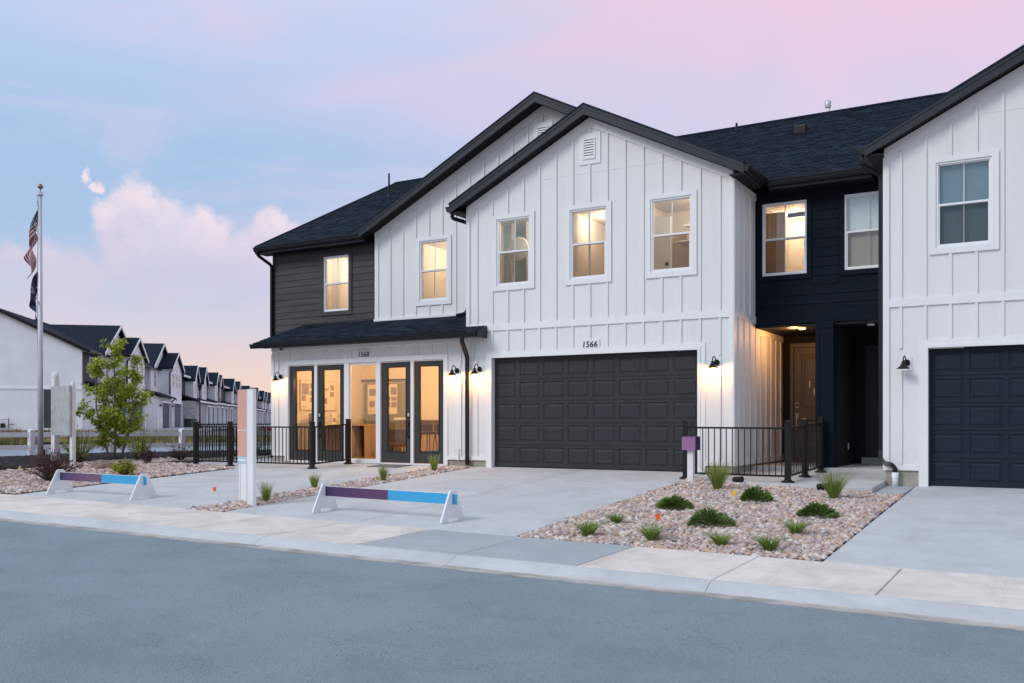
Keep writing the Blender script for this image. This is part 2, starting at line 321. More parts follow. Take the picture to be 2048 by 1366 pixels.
class MB:
    def __init__(s): s.v = []; s.f = []; s.m = []; s.mats = []
    def mi(s, m):
        if m not in s.mats: s.mats.append(m)
        return s.mats.index(m)
    def poly(s, pts, m):
        b = len(s.v); s.v += [tuple(p) for p in pts]; s.f.append(tuple(range(b, b+len(pts)))); s.m.append(s.mi(m)); return s
    def mesh(s, vs, fs, m):
        b = len(s.v); s.v += [tuple(p) for p in vs]; k = s.mi(m)
        for f in fs: s.f.append(tuple(b+i for i in f)); s.m.append(k)
        return s
    def box(s, x0, x1, y0, y1, z0, z1, m):
        x0, x1 = sorted((x0, x1)); y0, y1 = sorted((y0, y1)); z0, z1 = sorted((z0, z1))
        vs = [(x0, y0, z0), (x1, y0, z0), (x1, y1, z0), (x0, y1, z0), (x0, y0, z1), (x1, y0, z1), (x1, y1, z1), (x0, y1, z1)]
        return s.mesh(vs, [(0, 3, 2, 1), (4, 5, 6, 7), (0, 1, 5, 4), (1, 2, 6, 5), (2, 3, 7, 6), (3, 0, 4, 7)], m)
    def prism(s, pts, axis, a, b, m):
        """closed polygon pts (2D) extruded along axis from a to b. axis 'y': pts are (x,z); 'x': (y,z); 'z': (x,y)"""
        def P(p, k):
            return {'y': (p[0], k, p[1]), 'x': (k, p[0], p[1]), 'z': (p[0], p[1], k)}[axis]
        n = len(pts); vs = [P(p, a) for p in pts] + [P(p, b) for p in pts]
        ar = sum(pts[i][0]*pts[(i+1) % n][1]-pts[(i+1) % n][0]*pts[i][1] for i in range(n))
        flip = (ar > 0) ^ (b < a) ^ (axis == 'y')
        fs = [tuple(range(n)), tuple(range(2*n-1, n-1, -1))] + [(i, n+i, n+(i+1) % n, (i+1) % n) for i in range(n)]
        if flip: fs = [tuple(reversed(f)) for f in fs]
        return s.mesh(vs, fs, m)
    def tube(s, path, r, m, n=8, cap=True, flat=None):
        path = [Vector(p) for p in path]; rs = r if isinstance(r, (list, tuple)) else [r]*len(path)
        rings = []; up = None
        for i, p in enumerate(path):
            d = (path[min(i+1, len(path)-1)]-path[max(i-1, 0)]).normalized()
            if up is None:
                up = d.orthogonal().normalized() if abs(d.z) < .9 else Vector((1, 0, 0))
            up = (up - d*up.dot(d)).normalized(); w = d.cross(up)
            rings.append([p + up*math.cos(2*math.pi*k/n + math.pi/n)*rs[i] + w*math.sin(2*math.pi*k/n + math.pi/n)*rs[i] for k in range(n)])
        vs = [q for rg in rings for q in rg]; fs = []
        for i in range(len(path)-1):
            for k in range(n):
                fs.append((i*n+k, i*n+(k+1) % n, (i+1)*n+(k+1) % n, (i+1)*n+k))
        if cap: fs.append(tuple(range(n-1, -1, -1))); fs.append(tuple(range((len(path)-1)*n, len(path)*n)))
        return s.mesh(vs, fs, m)
    def lathe(s, prof, c, m, n=14, axis='z'):
        vs = []; c = Vector(c)
        for (r, h) in prof:
            for k in range(n):
                a = 2*math.pi*k/n
                q = Vector((r*math.cos(a), r*math.sin(a), h)) if axis == 'z' else Vector((r*math.cos(a), h, r*math.sin(a)))
                vs.append(c+q)
        fs = [(i*n+k, i*n+(k+1) % n, (i+1)*n+(k+1) % n, (i+1)*n+k) for i in range(len(prof)-1) for k in range(n)]
        if axis == 'y': fs = [tuple(reversed(f)) for f in fs]
        return s.mesh(vs, fs, m)
    def wall(s, x0, x1, z0, z1, holes, y0, y1, m, plane='y'):
        """wall in XZ (plane 'y') between y0 and y1 with rectangular holes (x0,x1,z0,z1)"""
        xs = sorted({x0, x1, *[min(max(h[i], x0), x1) for h in holes for i in (0, 1)]})
        zs = sorted({z0, z1, *[min(max(h[i], z0), z1) for h in holes for i in (2, 3)]})
        def solid(i, j):
            if i < 0 or j < 0 or i >= len(xs)-1 or j >= len(zs)-1: return False
            cx = (xs[i]+xs[i+1])/2; cz = (zs[j]+zs[j+1])/2
            return not any(h[0] < cx < h[1] and h[2] < cz < h[3] for h in holes)
        for i in range(len(xs)-1):
            for j in range(len(zs)-1):
                if not solid(i, j): continue
                a, b, c, d = xs[i], xs[i+1], zs[j], zs[j+1]
                s.poly([(a, y0, c), (b, y0, c), (b, y0, d), (a, y0, d)], m)
                s.poly([(a, y1, d), (b, y1, d), (b, y1, c), (a, y1, c)], m)
                if not solid(i-1, j): s.poly([(a, y0, d), (a, y1, d), (a, y1, c), (a, y0, c)], m)
                if not solid(i+1, j): s.poly([(b, y0, c), (b, y1, c), (b, y1, d), (b, y0, d)], m)
                if not solid(i, j-1): s.poly([(a, y0, c), (a, y1, c), (b, y1, c), (b, y0, c)], m)
                if not solid(i, j+1): s.poly([(a, y0, d), (b, y0, d), (b, y1, d), (a, y1, d)], m)
        return s
    def data(s, name, off=(0, 0, 0), smooth=False):
        me = bpy.data.meshes.new(name); ox, oy, oz = off
        me.from_pydata([(x-ox, y-oy, z-oz) for x, y, z in s.v], [], s.f)
        for m in s.mats: me.materials.append(m)
        me.polygons.foreach_set('material_index', s.m)
        if smooth: me.polygons.foreach_set('use_smooth', [True]*len(me.polygons))
        me.update(); return me
    def build(s, name, parent=None, smooth=False, loc=None, **kw):
        if loc is None: loc = ORG[parent] if parent is not None else Vector((0, 0, 0))
        o = link(name, s.data(name, loc, smooth), parent, loc); return prop(o, **kw)

BOXES = {}
def piece(name, parent, x0, x1, y0, y1, z0, z1, m, bev=.0, **kw):
    """a box-shaped piece; alike pieces share mesh data"""
    x0, x1 = sorted((x0, x1)); y0, y1 = sorted((y0, y1)); z0, z1 = sorted((z0, z1))
    k = (round(x1-x0, 3), round(y1-y0, 3), round(z1-z0, 3), m.name, bev)
    if k not in BOXES:
        hx, hy, hz = (x1-x0)/2, (y1-y0)/2, (z1-z0)/2
        if bev:
            bm = bmesh.new(); bmesh.ops.create_cube(bm, size=1); bmesh.ops.scale(bm, vec=(2*hx, 2*hy, 2*hz), verts=bm.verts)
            bmesh.ops.bevel(bm, geom=bm.edges[:], offset=bev, segments=1, affect='EDGES')
            me = bpy.data.meshes.new(name); bm.to_mesh(me); bm.free(); me.materials.append(m)
        else: me = MB().box(-hx, hx, -hy, hy, -hz, hz, m).data(name)
        BOXES[k] = me
    return prop(link(name, BOXES[k], parent, ((x0+x1)/2, (y0+y1)/2, (z0+z1)/2)), **kw)

def lamp(name, loc, energy, col, size=.06):
    d = bpy.data.lights.new(name, 'POINT'); d.energy = energy; d.color = col; d.shadow_soft_size = size
    o = bpy.data.objects.new(name, d); COL.objects.link(o); o.location = loc; return o

def text_mesh(body, size, m, shear=.0, ext=.006):
    cu = bpy.data.curves.new('number_text', 'FONT'); cu.body = body; cu.size = size; cu.shear = shear; cu.extrude = ext; cu.resolution_u = 3
    cu.space_character = 1.02; cu.offset = -.001
    o = bpy.data.objects.new('tmp', cu); COL.objects.link(o)
    dg = bpy.context.evaluated_depsgraph_get(); me = bpy.data.meshes.new_from_object(o.evaluated_get(dg))
    bpy.data.objects.remove(o); me.materials.clear(); me.materials.append(m); return me

# ------------------------------------------------------------------ ground heights
def lerp(a, b, k): return a+(b-a)*k
def z0f(X): return -.01 - .125*min(max((X-5.2)/3.6, 0), 1)
def zsf(X): return -.448-.0105*X
def G(X, Y):
    if Y > 0: return z0f(X)
    k = -Y/7.55
    return lerp(z0f(X), zsf(X), k) if k <= 1 else zsf(X)+.02*(Y+7.55)
FT = Vector((.309, .951)); FN = Vector((-.951, .309)); F0 = Vector((-15.2, -1.45))
def tn(X, Y): d = Vector((X, Y))-F0; return d.dot(FT), d.dot(FN)
def fr(a, n): p = F0+FT*a+FN*n; return p.x, p.y
def T(n):
    if n < 14: return -.12
    if n < 41: return -.12+.48*(n-14)/27
    return min(.36+.41*(n-41)/54, .80)
def ground_z(X, Y):
    a_, n = tn(X, Y)
    lot = G(X, min(Y, 0))-.25 if Y > -9 else -1.05-.0105*X*.5
    k = min(max((n+.5)/1.0, 0), 1)
    if Y < -9.3: k = 0
    return lerp(lot, T(n)-.02, k)
def sheet(name, xs, ys, zf, m, parent=None, **kw):
    vs = [(x, y, zf(x, y)) for y in ys for x in xs]; nx = len(xs)
    fs = [(j*nx+i, j*nx+i+1, (j+1)*nx+i+1, (j+1)*nx+i) for j in range(len(ys)-1) for i in range(nx-1)]
    return MB().mesh(vs, fs, m).build(name, parent, smooth=True, **kw)
def steps(*seg):
    out = []
    for a_, b_, n in seg: out += [a_+(b_-a_)*i/n for i in range(n)]
    return out+[seg[-1][1]]

SOIL = mat('bare_soil', (.21, .175, .12), .95, .35, .5, .3, 5)
sheet('ground', steps((-4000, -400, 6), (-400, -100, 14), (-100, -20, 40), (-20, 20, 40), (20, 100, 10), (100, 4000, 8)),
      steps((-4000, -60, 6), (-60, -12, 8), (-12, 20, 32), (20, 200, 40), (200, 4000, 8)), ground_z, SOIL, kind='structure')
# hills on the horizon
vs = []; fs = []; N = 60
for i in range(N+1):
    a_ = rad(30.5+60-120*i/N); d_ = 5200
    h = 150+70*noise.noise((i*.35, 1.7, 0))+40*noise.noise((i*1.1, 4.2, 0))
    vs += [(11-math.sin(a_)*d_, -18+math.cos(a_)*d_, -20), (11-math.sin(a_)*(d_+200), -18+math.cos(a_)*(d_+200), max(h, 40)), (11-math.sin(a_)*(d_+900), -18+math.cos(a_)*(d_+900), -20)]
    if i: fs += [(3*i-3, 3*i, 3*i+1, 3*i-2), (3*i-2, 3*i+1, 3*i+2, 3*i-1)]
MB().mesh(vs, fs, HILL).build('hills', smooth=True, kind='structure')

# ------------------------------------------------------------------ road
def road_z(X, Y): return zsf(X)-.135-.012*max(0, min(-9.55-Y, 5))+.012*max(0, -14.55-Y)
sheet('road', steps((-70, -14, 8), (-14, 26, 40), (26, 80, 6)), steps((-20.5, -9.55, 11)), road_z, ASPH, kind='structure')
# cross street beyond the rail fence
def strip(name, a0, a1, n0, n1, dz, m, na=30):
    vs = []; fs = []; k = 4
    for i in range(na+1):
        for j in range(k+1):
            x, y = fr(a0+(a1-a0)*i/na, n0+(n1-n0)*j/k); vs.append((x, y, T(n0+(n1-n0)*j/k)+dz))
    for i in range(na):
        for j in range(k): b = i*(k+1)+j; fs.append((b, b+k+1, b+k+2, b+1))
    return MB().mesh(vs, fs, m).build(name, kind='structure')
strip('cross_street', -6, 150, 1.9, 12.6, .012, ASPH2)
strip('near_footpath', -6, 150, .55, 1.7, .03, CONC_G)
strip('far_kerb', -6, 150, 12.75, 13.2, .09, CONC_W)
strip('far_footpath', -6, 150, 15.0, 16.6, .05, CONC_G)

# ------------------------------------------------------------------ slabs
def slab(parent, x0, x1, y0, y1, m, zf=G, th=.12, g=.006, ch=.009, name='slab', zadd=0.):
    x0 += g; x1 -= g; y0 += g; y1 -= g
    c = [(x0, y0), (x1, y0), (x1, y1), (x0, y1)]; ci = [(x0+ch, y0+ch), (x1-ch, y0+ch), (x1-ch, y1-ch), (x0+ch, y1-ch)]
    vs = [(x, y, zf(x, y)+zadd) for x, y in ci] + [(x, y, zf(x, y)-ch+zadd) for x, y in c] + [(x, y, zf(x, y)-th+zadd) for x, y in c]
    fs = [(0, 1, 2, 3)] + [(4+i, 4+(i+1) % 4, (i+1) % 4, i) for i in range(4)] + [(8+i, 8+(i+1) % 4, 4+(i+1) % 4, 4+i) for i in range(4)]
    loc = ((x0+x1)/2, (y0+y1)/2, zf((x0+x1)/2, (y0+y1)/2))
    return MB().mesh(vs, fs, m).build(name, parent, loc=loc)
def paved(name, x0, x1, y0, y1, zoff=-.035, zf=G, nx=12, ny=8):
    return sheet(name, steps((x0, x1, nx)), steps((y0, y1, ny)), lambda x, y: zf(x, y)+zoff, BASE, kind='structure')
def grid_slabs(parent, xs, ys, pick, **kw):
    for i in range(len(xs)-1):
        for j in range(len(ys)-1): slab(parent, xs[i], xs[i+1], ys[j], ys[j+1], pick(i, j), **kw)

dw = paved('driveway', -.43, 5.03, -7.54, .15)
grid_slabs(dw, (-.43, 2.30, 5.03), (-7.54, -3.7, .14), lambda i, j: CONC_G)
dw = paved('driveway', -6.10, -1.32, -7.54, .06)
grid_slabs(dw, (-6.10, -3.62, -1.32), (-7.54, -3.9, 0.05), lambda i, j: CONC_G)
dw = paved('driveway', 8.95, 14.6, -7.54, .15)
grid_slabs(dw, (8.95, 11.75, 14.6), (-7.54, -3.9, .14), lambda i, j: CONC_G)
wk = paved('patio', -8.6, -6.11, -2.0, 1.4)
grid_slabs(wk, (-8.6, -6.11), (-2.0, -.3, 1.4), lambda i, j: CONC_G)
sw = paved('sidewalk', -14, 27.2, -9.15, -7.56, nx=20, ny=3)
sxs = [2.15+1.525*i for i in range(-11, 17)]
grid_slabs(sw, sxs, (-9.16, -7.55), lambda i, j: {2: CONC_B, 3: CONC_B}.get(i-10, CONC_W) if not (i-10 == 1 and False) else CONC_W)
# rolled kerb in three metre pieces
kp = [(-9.166, -.034), (-9.21, -.040), (-9.29, -.066), (-9.36, -.100), (-9.415, -.122), (-9.43, -.130), (-9.455, -.131), (-9.58, -.126), (-9.58, -.30), (-9.166, -.30)]
kb = MB().box(-14, 27, -9.5, -9.2, -1.2, -.95, BASE).build('kerb', kind='structure')
for i in range(-5, 8):
    xa = 2.15+3.05*i+.004; xb = xa+3.05-.008; n = len(kp)
    vs = [(xa, y, zsf(xa)+z) for y, z in kp]+[(xb, y, zsf(xb)+z) for y, z in kp]
    mb = MB(); k1 = []
    for q in range(n):
        mb.poly([vs[q], vs[(q+1) % n], vs[n+(q+1) % n], vs[n+q]], CONC_G if q < 4 else GUTC)
    mb.poly(list(reversed(vs[:n])), CONC_W); mb.poly(vs[n:], CONC_W)
    mb.build('kerb_section', kb, loc=((xa+xb)/2, -9.4, zsf(xa)-.1))

# entry porch slab, step, drain pad
def zp(X, Y): return -.045+.038*Y-.004*(X-6)
po = MB().box(5.03, 8.44, -1.35, 1.3, -.45, -.22, BASE).build('porch_slab', kind='structure')
for xa, xb in ((5.03, 7.06), (7.06, 8.45)):
    slab(po, xa, xb, -1.42, 1.3, CONC_G, zf=zp, th=.16)
slab(po, 5.60, 7.06, 1.3, 3.75, CONC_G, zf=lambda x, y: .09, th=.2, name='step')
slab(po, 7.06, 8.45, 1.3, 3.75, CONC_G, zf=lambda x, y: .09, th=.2, name='step')
slab(po, 8.45, 8.94, -1.50, .02, CONC_B, zf=lambda x, y: -.150+.03*y, th=.1, name='drain_pad')

# ------------------------------------------------------------------ building parts
def shingles(parent, P0, U, V, L, H, m=SHINGLE, course=.142, name='shingles', skip=None):
    P0, U, V = Vector(P0), Vector(U).normalized(), Vector(V).normalized(); N = U.cross(V)
    if N.z < 0: N = -N
    vs, fs = [], []; n = int(H/course)
    for i in range(n):
        v0 = i*course; v1 = min(v0+course*1.25, H); u = -R.random()*.3
        while u < L:
            w = R.choice((.16, .22, .28, .33)); a_, b_ = max(u, 0), min(u+w-.006, L); u += w
            if b_-a_ < .03: continue
            if skip and skip((a_+b_)/2, v0): continue
            h = .014+R.random()*.010; dv = R.uniform(-.012, .008); b = len(vs)
            for (uu, vv, hh) in ((a_, v0+dv, .001), (b_, v0+dv, .001), (a_, v0+dv, h), (b_, v0+dv, h), (a_, v1, .003), (b_, v1, .003)):
                vs.append(P0+U*uu+V*vv+N*hh)
            fs += [(b, b+1, b+3, b+2), (b+2, b+3, b+5, b+4)]
    return MB().mesh(vs, fs, m).build(name, parent, kind='stuff')

def ring(mb, x0, x1, z0, z1, w, y0, y1, m):
    return mb.wall(x0, x1, z0, z1, [(x0+w, x1-w, z0+w, z1-w)], y0, y1, m)

def window(H, x0, x1, z0, z1, y, trim=.11, tm=TRIM, grid=True, low=GLASSD, up=GLASS, fill=None, tproud=.036):
    w = ring(MB(), x0, x1, z0, z1, .034, y-.012, y+.09, VINYL).build('window', H)
    if trim:
        mb = MB(); mb.wall(x0-trim, x1+trim, z0-trim, z1+trim*.85, [(x0-.001, x1+.001, z0-.001, z1+.001)], y-tproud, y+.004, tm); mb.build('window_trim', w)
    zm = (z0+z1)/2+.005; xi0, xi1 = x0+.034, x1-.034
    mb = MB(); mb.wall(xi0, xi1, zm-.025, z1-.034, [(xi0+.018, xi1-.018, zm+.02, z1-.052)], y+.028, y+.075, VINYL); mb.build('upper_sash', w)
    mb = MB(); mb.wall(xi0, xi1, z0+.034, zm+.02, [(xi0+.026, xi1-.026, z0+.062, zm-.018)], y+.004, y+.026, VINYL); mb.build('lower_sash', w)
    piece('glass_pane', w, xi0+.018, xi1-.018, y+.050, y+.053, zm+.02, z1-.052, up)
    piece('glass_pane', w, xi0+.026, xi1-.026, y+.014, y+.017, z0+.062, zm-.018, low)
    if grid:
        xm = (x0+x1)/2
        piece('muntin', w, xm-.010, xm+.010, y+.056, y+.064, zm+.02, z1-.052, VINYL)
        piece('muntin', w, xm-.010, xm+.010, y+.028, y+.036, z0+.062, zm-.018, VINYL)
    if fill: piece('blind', w, xi0+.01, xi1-.01, y+.10, y+.11, z0+.04, z1-.04, fill)
    return w

PANEL = {}
def garage_door(H, x0, x1, z0, z1, y, m, cols=8, rows=5):
    cw = (x1-x0)/cols; rh = (z1-z0)/rows; px = .045; pz = .062; mb = MB()
    for r in range(rows):
        hs = [(x0+c*cw+px, x0+(c+1)*cw-px, z0+r*rh+pz, z0+(r+1)*rh-pz) for c in range(cols)]
        mb.wall(x0, x1, z0+r*rh+.004, z0+(r+1)*rh-.004, hs, y, y+.035, m)
    mb.box(x0, x1, y+.036, y+.05, z0, z1, m); mb.box(x0, x1, y-.004, y+.03, z0-.02, z0+.004, BLACK)
    d = mb.build('garage_door', H)
    k = (round(cw, 3), round(rh, 3), m.name)
    if k not in PANEL:
        hx, hz = cw/2-px, rh/2-pz; rings = [(0, 0), (.014, .016), (.034, .016), (.058, .002)]
        vs = []; fs = []
        for ins, dep in rings: vs += [(-hx+ins, dep, -hz+ins), (hx-ins, dep, -hz+ins), (hx-ins, dep, hz-ins), (-hx+ins, dep, hz-ins)]
        for q in range(3): fs += [(q*4+i, q*4+(i+1) % 4, q*4+4+(i+1) % 4, q*4+4+i) for i in range(4)]
        fs.append((12, 13, 14, 15)); PANEL[k] = MB().mesh(vs, fs, m).data('panel')
    for r in range(rows):
        for c in range(cols): link('panel', PANEL[k], d, (x0+(c+.5)*cw, y, z0+(r+.5)*rh))
    return d

def garage_trim(H, x0, x1, z1, y=0, depth=.10, z0=-.01):
    mb = MB()
    mb.box(x0-.155, x0-.001, y-.026, y+.004, z0, z1+.145, TRIM); mb.box(x1+.001, x1+.155, y-.026, y+.004, z0, z1+.145, TRIM)
    mb.box(x0-.001, x1+.001, y-.026, y+.004, z1, z1+.145, TRIM)
    mb.box(x0-.055, x0+.001, y-.044, y-.027, z0, z1+.055, TRIM); mb.box(x1-.001, x1+.055, y-.044, y-.027, z0, z1+.055, TRIM); mb.box(x0+.001, x1-.001, y-.044, y-.027, z1+.001, z1+.055, TRIM)
    mb.box(x0-.01, x0-.0005, y+.005, y+depth, z0, z1, TRIM); mb.box(x1+.0005, x1+.01, y+.005, y+depth, z0, z1, TRIM); mb.box(x0, x1, y+.005, y+depth, z1, z1+.01, TRIM)
    return mb.build('door_casing', H)

def wall_lamp(H, x, z, lit, y=0.):
    """barn lamp; z = height of the rim of the shade"""
    bx, sx = x+.035, x
    p = MB().lathe([(0, -.03), (.055, -.03), (.06, -.018), (.06, 0)], (bx, y-.022, z+.115), BLACKM, 16, 'y').build('wall_lamp', H, smooth=True)
    piece('mounting_block', p, bx-.085, bx+.085, y-.022, y+.002, z-.03, z+.225, TRIM)
    path = [(bx, y-.05, z+.12)]+[(bx+(sx-bx)*k/8, y-.05-.13*(k/8), z+.12+.10*math.sin(math.pi*.86*k/8)+.02*k/8) for k in range(1, 9)]+[(sx, y-.185, z+.12)]
    MB().tube(path, .0105, BLACKM, 6).build('gooseneck', p, smooth=True)
    MB().lathe([(.018, .135), (.030, .125), (.034, .095), (.052, .055), (.088, .022), (.118, .0), (.112, .002), (.080, .020), (.045, .052), (.028, .09)], (sx, y-.185, z), BLACKM, 18).build('lamp_shade', p, smooth=True)
    MB().lathe([(0, .008), (.022, .014), (.032, .035), (.02, .062), (0, .07)], (sx, y-.185, z-.004), BULB if lit else VINYL, 10).build('bulb', p, smooth=True)
    if lit: lamp('wall_lamp_light', (sx, y-.165, z-.035), 19, (1, .44, .12), .03)
    return p

def gutter(H, a, b, out, m=METAL, w=.115, h=.12):
    """K-style gutter: a, b are the top back edge ends, out the outward direction (unit)"""
    a, b, o = Vector(a), Vector(b), Vector(out); z = Vector((0, 0, 1))
    prof = [(0, 0), (0, -h), (w*.62, -h), (w*.80, -h*.62), (w*.84, -h*.30), (w, -h*.16), (w, 0), (w-.012, 0), (w-.012, -.01), (w*.8, -h*.28), (w*.60, -h+.006), (.006, -h+.006), (.006, 0)]
    P = [[p+o*u+z*v for u, v in prof] for p in (a, b)]; n = len(prof); mb = MB()
    for i in range(n): mb.poly([P[0][i], P[0][(i+1) % n], P[1][(i+1) % n], P[1][i]], m)
    for q in (0, 1): mb.poly([P[q][i] for i in range(0, 7)], m)
    return mb.build('gutter', H)

def downspout(H, path, r=.05, m=METAL, name='downspout'):
    # smooth the elbows a little
    pts = [Vector(p) for p in path]; out = [pts[0]]
    for i in range(1, len(pts)-1):
        a_, b_, c_ = pts[i-1], pts[i], pts[i+1]; k = min(.07, (a_-b_).length*.4, (c_-b_).length*.4)
        p, q = b_+(a_-b_).normalized()*k, b_+(c_-b_).normalized()*k
        out += [p, (p+q)/4+b_/2, q]
    out.append(pts[-1]); return MB().tube(out, r, m, 4).build(name, H)

def room(H, x0, x1, y0, y1, z0, z1, wall=ROOMW, floor=WOODF, back=None, E=40, lx=None, ly=None, col=(1, .78, .56), glow=True):
    mb = MB(); back = back or wall
    mb.poly([(x0, y1, z0), (x1, y1, z0), (x1, y1, z1), (x0, y1, z1)], back)
    mb.poly([(x0, y0, z0), (x0, y1, z0), (x0, y1, z1), (x0, y0, z1)], wall); mb.poly([(x1, y1, z0), (x1, y0, z0), (x1, y0, z1), (x1, y1, z1)], wall)
    mb.poly([(x0, y0, z0), (x1, y0, z0), (x1, y1, z0), (x0, y1, z0)], floor); mb.poly([(x0, y0, z1), (x0, y1, z1), (x1, y1, z1), (x1, y0, z1)], ROOMW)
    o = mb.build('interior_room', H); lx = (x0+x1)/2 if lx is None else lx; ly = (y0+y1)/2 if ly is None else ly
    if E:
        if glow: MB().lathe([(0, -.05), (.15, -.045), (.17, -.01), (.17, 0)], (lx, ly, z1-.005), CEILGLOW, 16).build('ceiling_lamp', o, smooth=True)
        lamp('room_light', (lx, ly, z1-.16), E, col, .12)
    return o

def battens(H, xs, zlo, zhi, y, ex=(), m=WHITE, w=.05, t_=.027, mx=lambda x: x):
    for x in xs:
        lo, hi = zlo(x) if callable(zlo) else zlo, zhi(x) if callable(zhi) else zhi
        segs = [(lo, hi)]
        for (a_, b_, c_, d_) in ex:
            if a_-w/2 < x < b_+w/2:
                segs = [s2 for s in segs for s2 in ((s[0], min(s[1], c_)), (max(s[0], d_), s[1])) if s2[1]-s2[0] > .03]
        for s in segs: piece('batten', H, mx(x)-w/2, mx(x)+w/2, y-t_, y+.001, s[0], s[1], m)

def vent(H, x0, x1, z0, z1, y, bx=(.092, .117), bz=(.105, .107), mx=lambda x: x):
    v = MB().box(mx(x0-bx[0]), mx(x1+bx[1]), y-.024, y+.002, z0-bz[0], z1+bz[1], TRIM).build('gable_vent', H)
    mb = MB(); xa, xb = sorted((mx(x0), mx(x1))); mb.wall(xa, xb, z0, z1, [(xa+.035, xb-.035, z0+.035, z1-.035)], y-.045, y-.0245, TRIM); mb.build('vent_frame', v)
    piece('vent_back', v, xa+.035, xb-.035, y-.0265, y-.0245, z0+.035, z1-.035, SOFFIT)
    n = 7; h = (z1-z0-.07)/n
    for i in range(n):
        zc = z0+.035+h*i
        MB().prism([(y-.044, zc), (y-.040, zc), (y-.027, zc+h*.72), (y-.031, zc+h*.72)], 'x', xa+.035, xb-.035, TRIM).build('vent_slat', v)

def gable_roof(H, xc, zr, xl, xr, y0, y1, mx=lambda x: x, rake=.208, wall_y=0., right=True, th=.05):
    """front gable roof with ridge along Y: shingle bed, rake fascia, soffit"""
    zl, zrr = zr-.5*(xc-xl), zr-.5*(xr-xc); M = lambda p: [(mx(x), z) for x, z in p]; T_ = th
    r = MB().prism(M([(xl, zl), (xc, zr), (xr, zrr), (xr, zrr-T_), (xc, zr-T_), (xl, zl-T_)]), 'y', y0, y1, FASCIA).build('roof', H)
    for sgn, xe, ze in ((-1, xl, zl), (1, xr, zrr)):
        if sgn == 1 and not right: continue
        L = y1-y0+.03; V = Vector((mx(xc)-mx(xe), 0, zr-ze)); hh = V.length
        shingles(r, (mx(xe), y0-.03, ze+.002), (0, 1, 0), V, L, hh)
        # edge of the shingles over the rake
        pts = M([(xe, ze+.026), (xc, zr+.030), (xc, zr-.012), (xe, ze-.012)]); MB().prism(pts, 'y', y0-.035, y0-.006, SHINGLE).build('drip_edge', r)
        pts = M([(xe, ze-.012), (xc, zr-.012), (xc, zr-.075), (xe, ze-.075)]); MB().prism(pts, 'y', y0-.024, y0-.0, FASCIA).build('rake_fascia', r)
        pts = M([(xe, ze-.070), (xc, zr-.070), (xc, zr-rake), (xe, ze-rake)]); MB().prism(pts, 'y', y0-.012, y0+.02, FASCIA).build('rake_fascia', r)
        # grooved soffit boards under the overhang
        n = int(hh/.12)
        mb = MB()
        for i in range(n):
            a_, b_ = i/n, (i+.86)/n
            p = lambda k: (mx(xe+(xc-xe)*k), ze+(zr-ze)*k-rake+.03)
            (xa, za), (xb, zb) = p(a_), p(b_)
            mb.poly([(xa, y0+.02, za), (xb, y0+.02, zb), (xb, wall_y+.01, zb), (xa, wall_y+.01, za)], SOFFIT)
            (xc2, zc2) = p((i+1)/n)
            mb.poly([(xb, y0+.02, zb+.012), (xc2, y0+.02, zc2+.012), (xc2, wall_y+.01, zc2+.012), (xb, wall_y+.01, zb+.012)], BLACK)
        mb.build('soffit', r)
    return r

def main_roof(H, x0, x1, back=True, skipf=None, ye=1.05, name='main_roof'):
    ze, yr, zr = 5.98+(ye-1.05)*.5, 7.55, 9.23
    r = MB().prism([(ye, ze), (yr, zr), (14.05, 5.98), (14.05, 5.93), (yr, zr-.05), (ye, ze-.05)], 'x', x0, x1, SHINGLE).build('main_roof', H)
    V = Vector((0, yr-ye, zr-ze)); shingles(r, (x0, ye, ze+.002), (1, 0, 0), V, x1-x0, V.length, skip=skipf)
    mb = MB().box(x0, x1, yr-.10, yr+.10, zr-.02, zr+.022, SHINGLE); mb.build('ridge_cap', r)
    return r

def eave_y(H, x0, x1, ye=1.05, z=5.98, wy=1.5):
    """eave along X: fascia, gutter, grooved soffit"""
    MB().box(x0, x1, ye, ye+.025, z-.20, z-.02, FASCIA).build('fascia', H)
    gutter(H, (x0, ye-.001, z-.02), (x1, ye-.001, z-.02), (0, -1, 0))
    mb = MB(); n = int((x1-x0)/.12)
    for i in range(n):
        a_ = x0+(x1-x0)*i/n; b_ = a_+(x1-x0)/n
        mb.box(a_, b_-.012, ye+.026, wy, z-.19, z-.18, SOFFIT)
    mb.box(x0, x1, ye+.026, wy, z-.175, z-.17, BLACK); mb.build('soffit', H)

def lap_siding(H, x0, x1, z0, z1, y, m, ex=(), pitch=.178, name='siding_board'):
    z = z0
    while z < z1-.02:
        zt = min(z+pitch, z1); segs = [(x0, x1)]
        for (a_, b_, c_, d_) in ex:
            if c_ < zt-.01 and d_ > z+.01: segs = [q for s in segs for q in ((s[0], min(s[1], a_)), (max(s[0], b_), s[1])) if q[1]-q[0] > .02]
        for a_, b_ in segs:
            MB().prism([(y-.022, z), (y-.004, z), (y+.0, zt+.012), (y-.006, zt+.012), (y-.022, z+.004)], 'x', a_, b_, m).build(name, H, loc=((a_+b_)/2, y, z))
        z += pitch

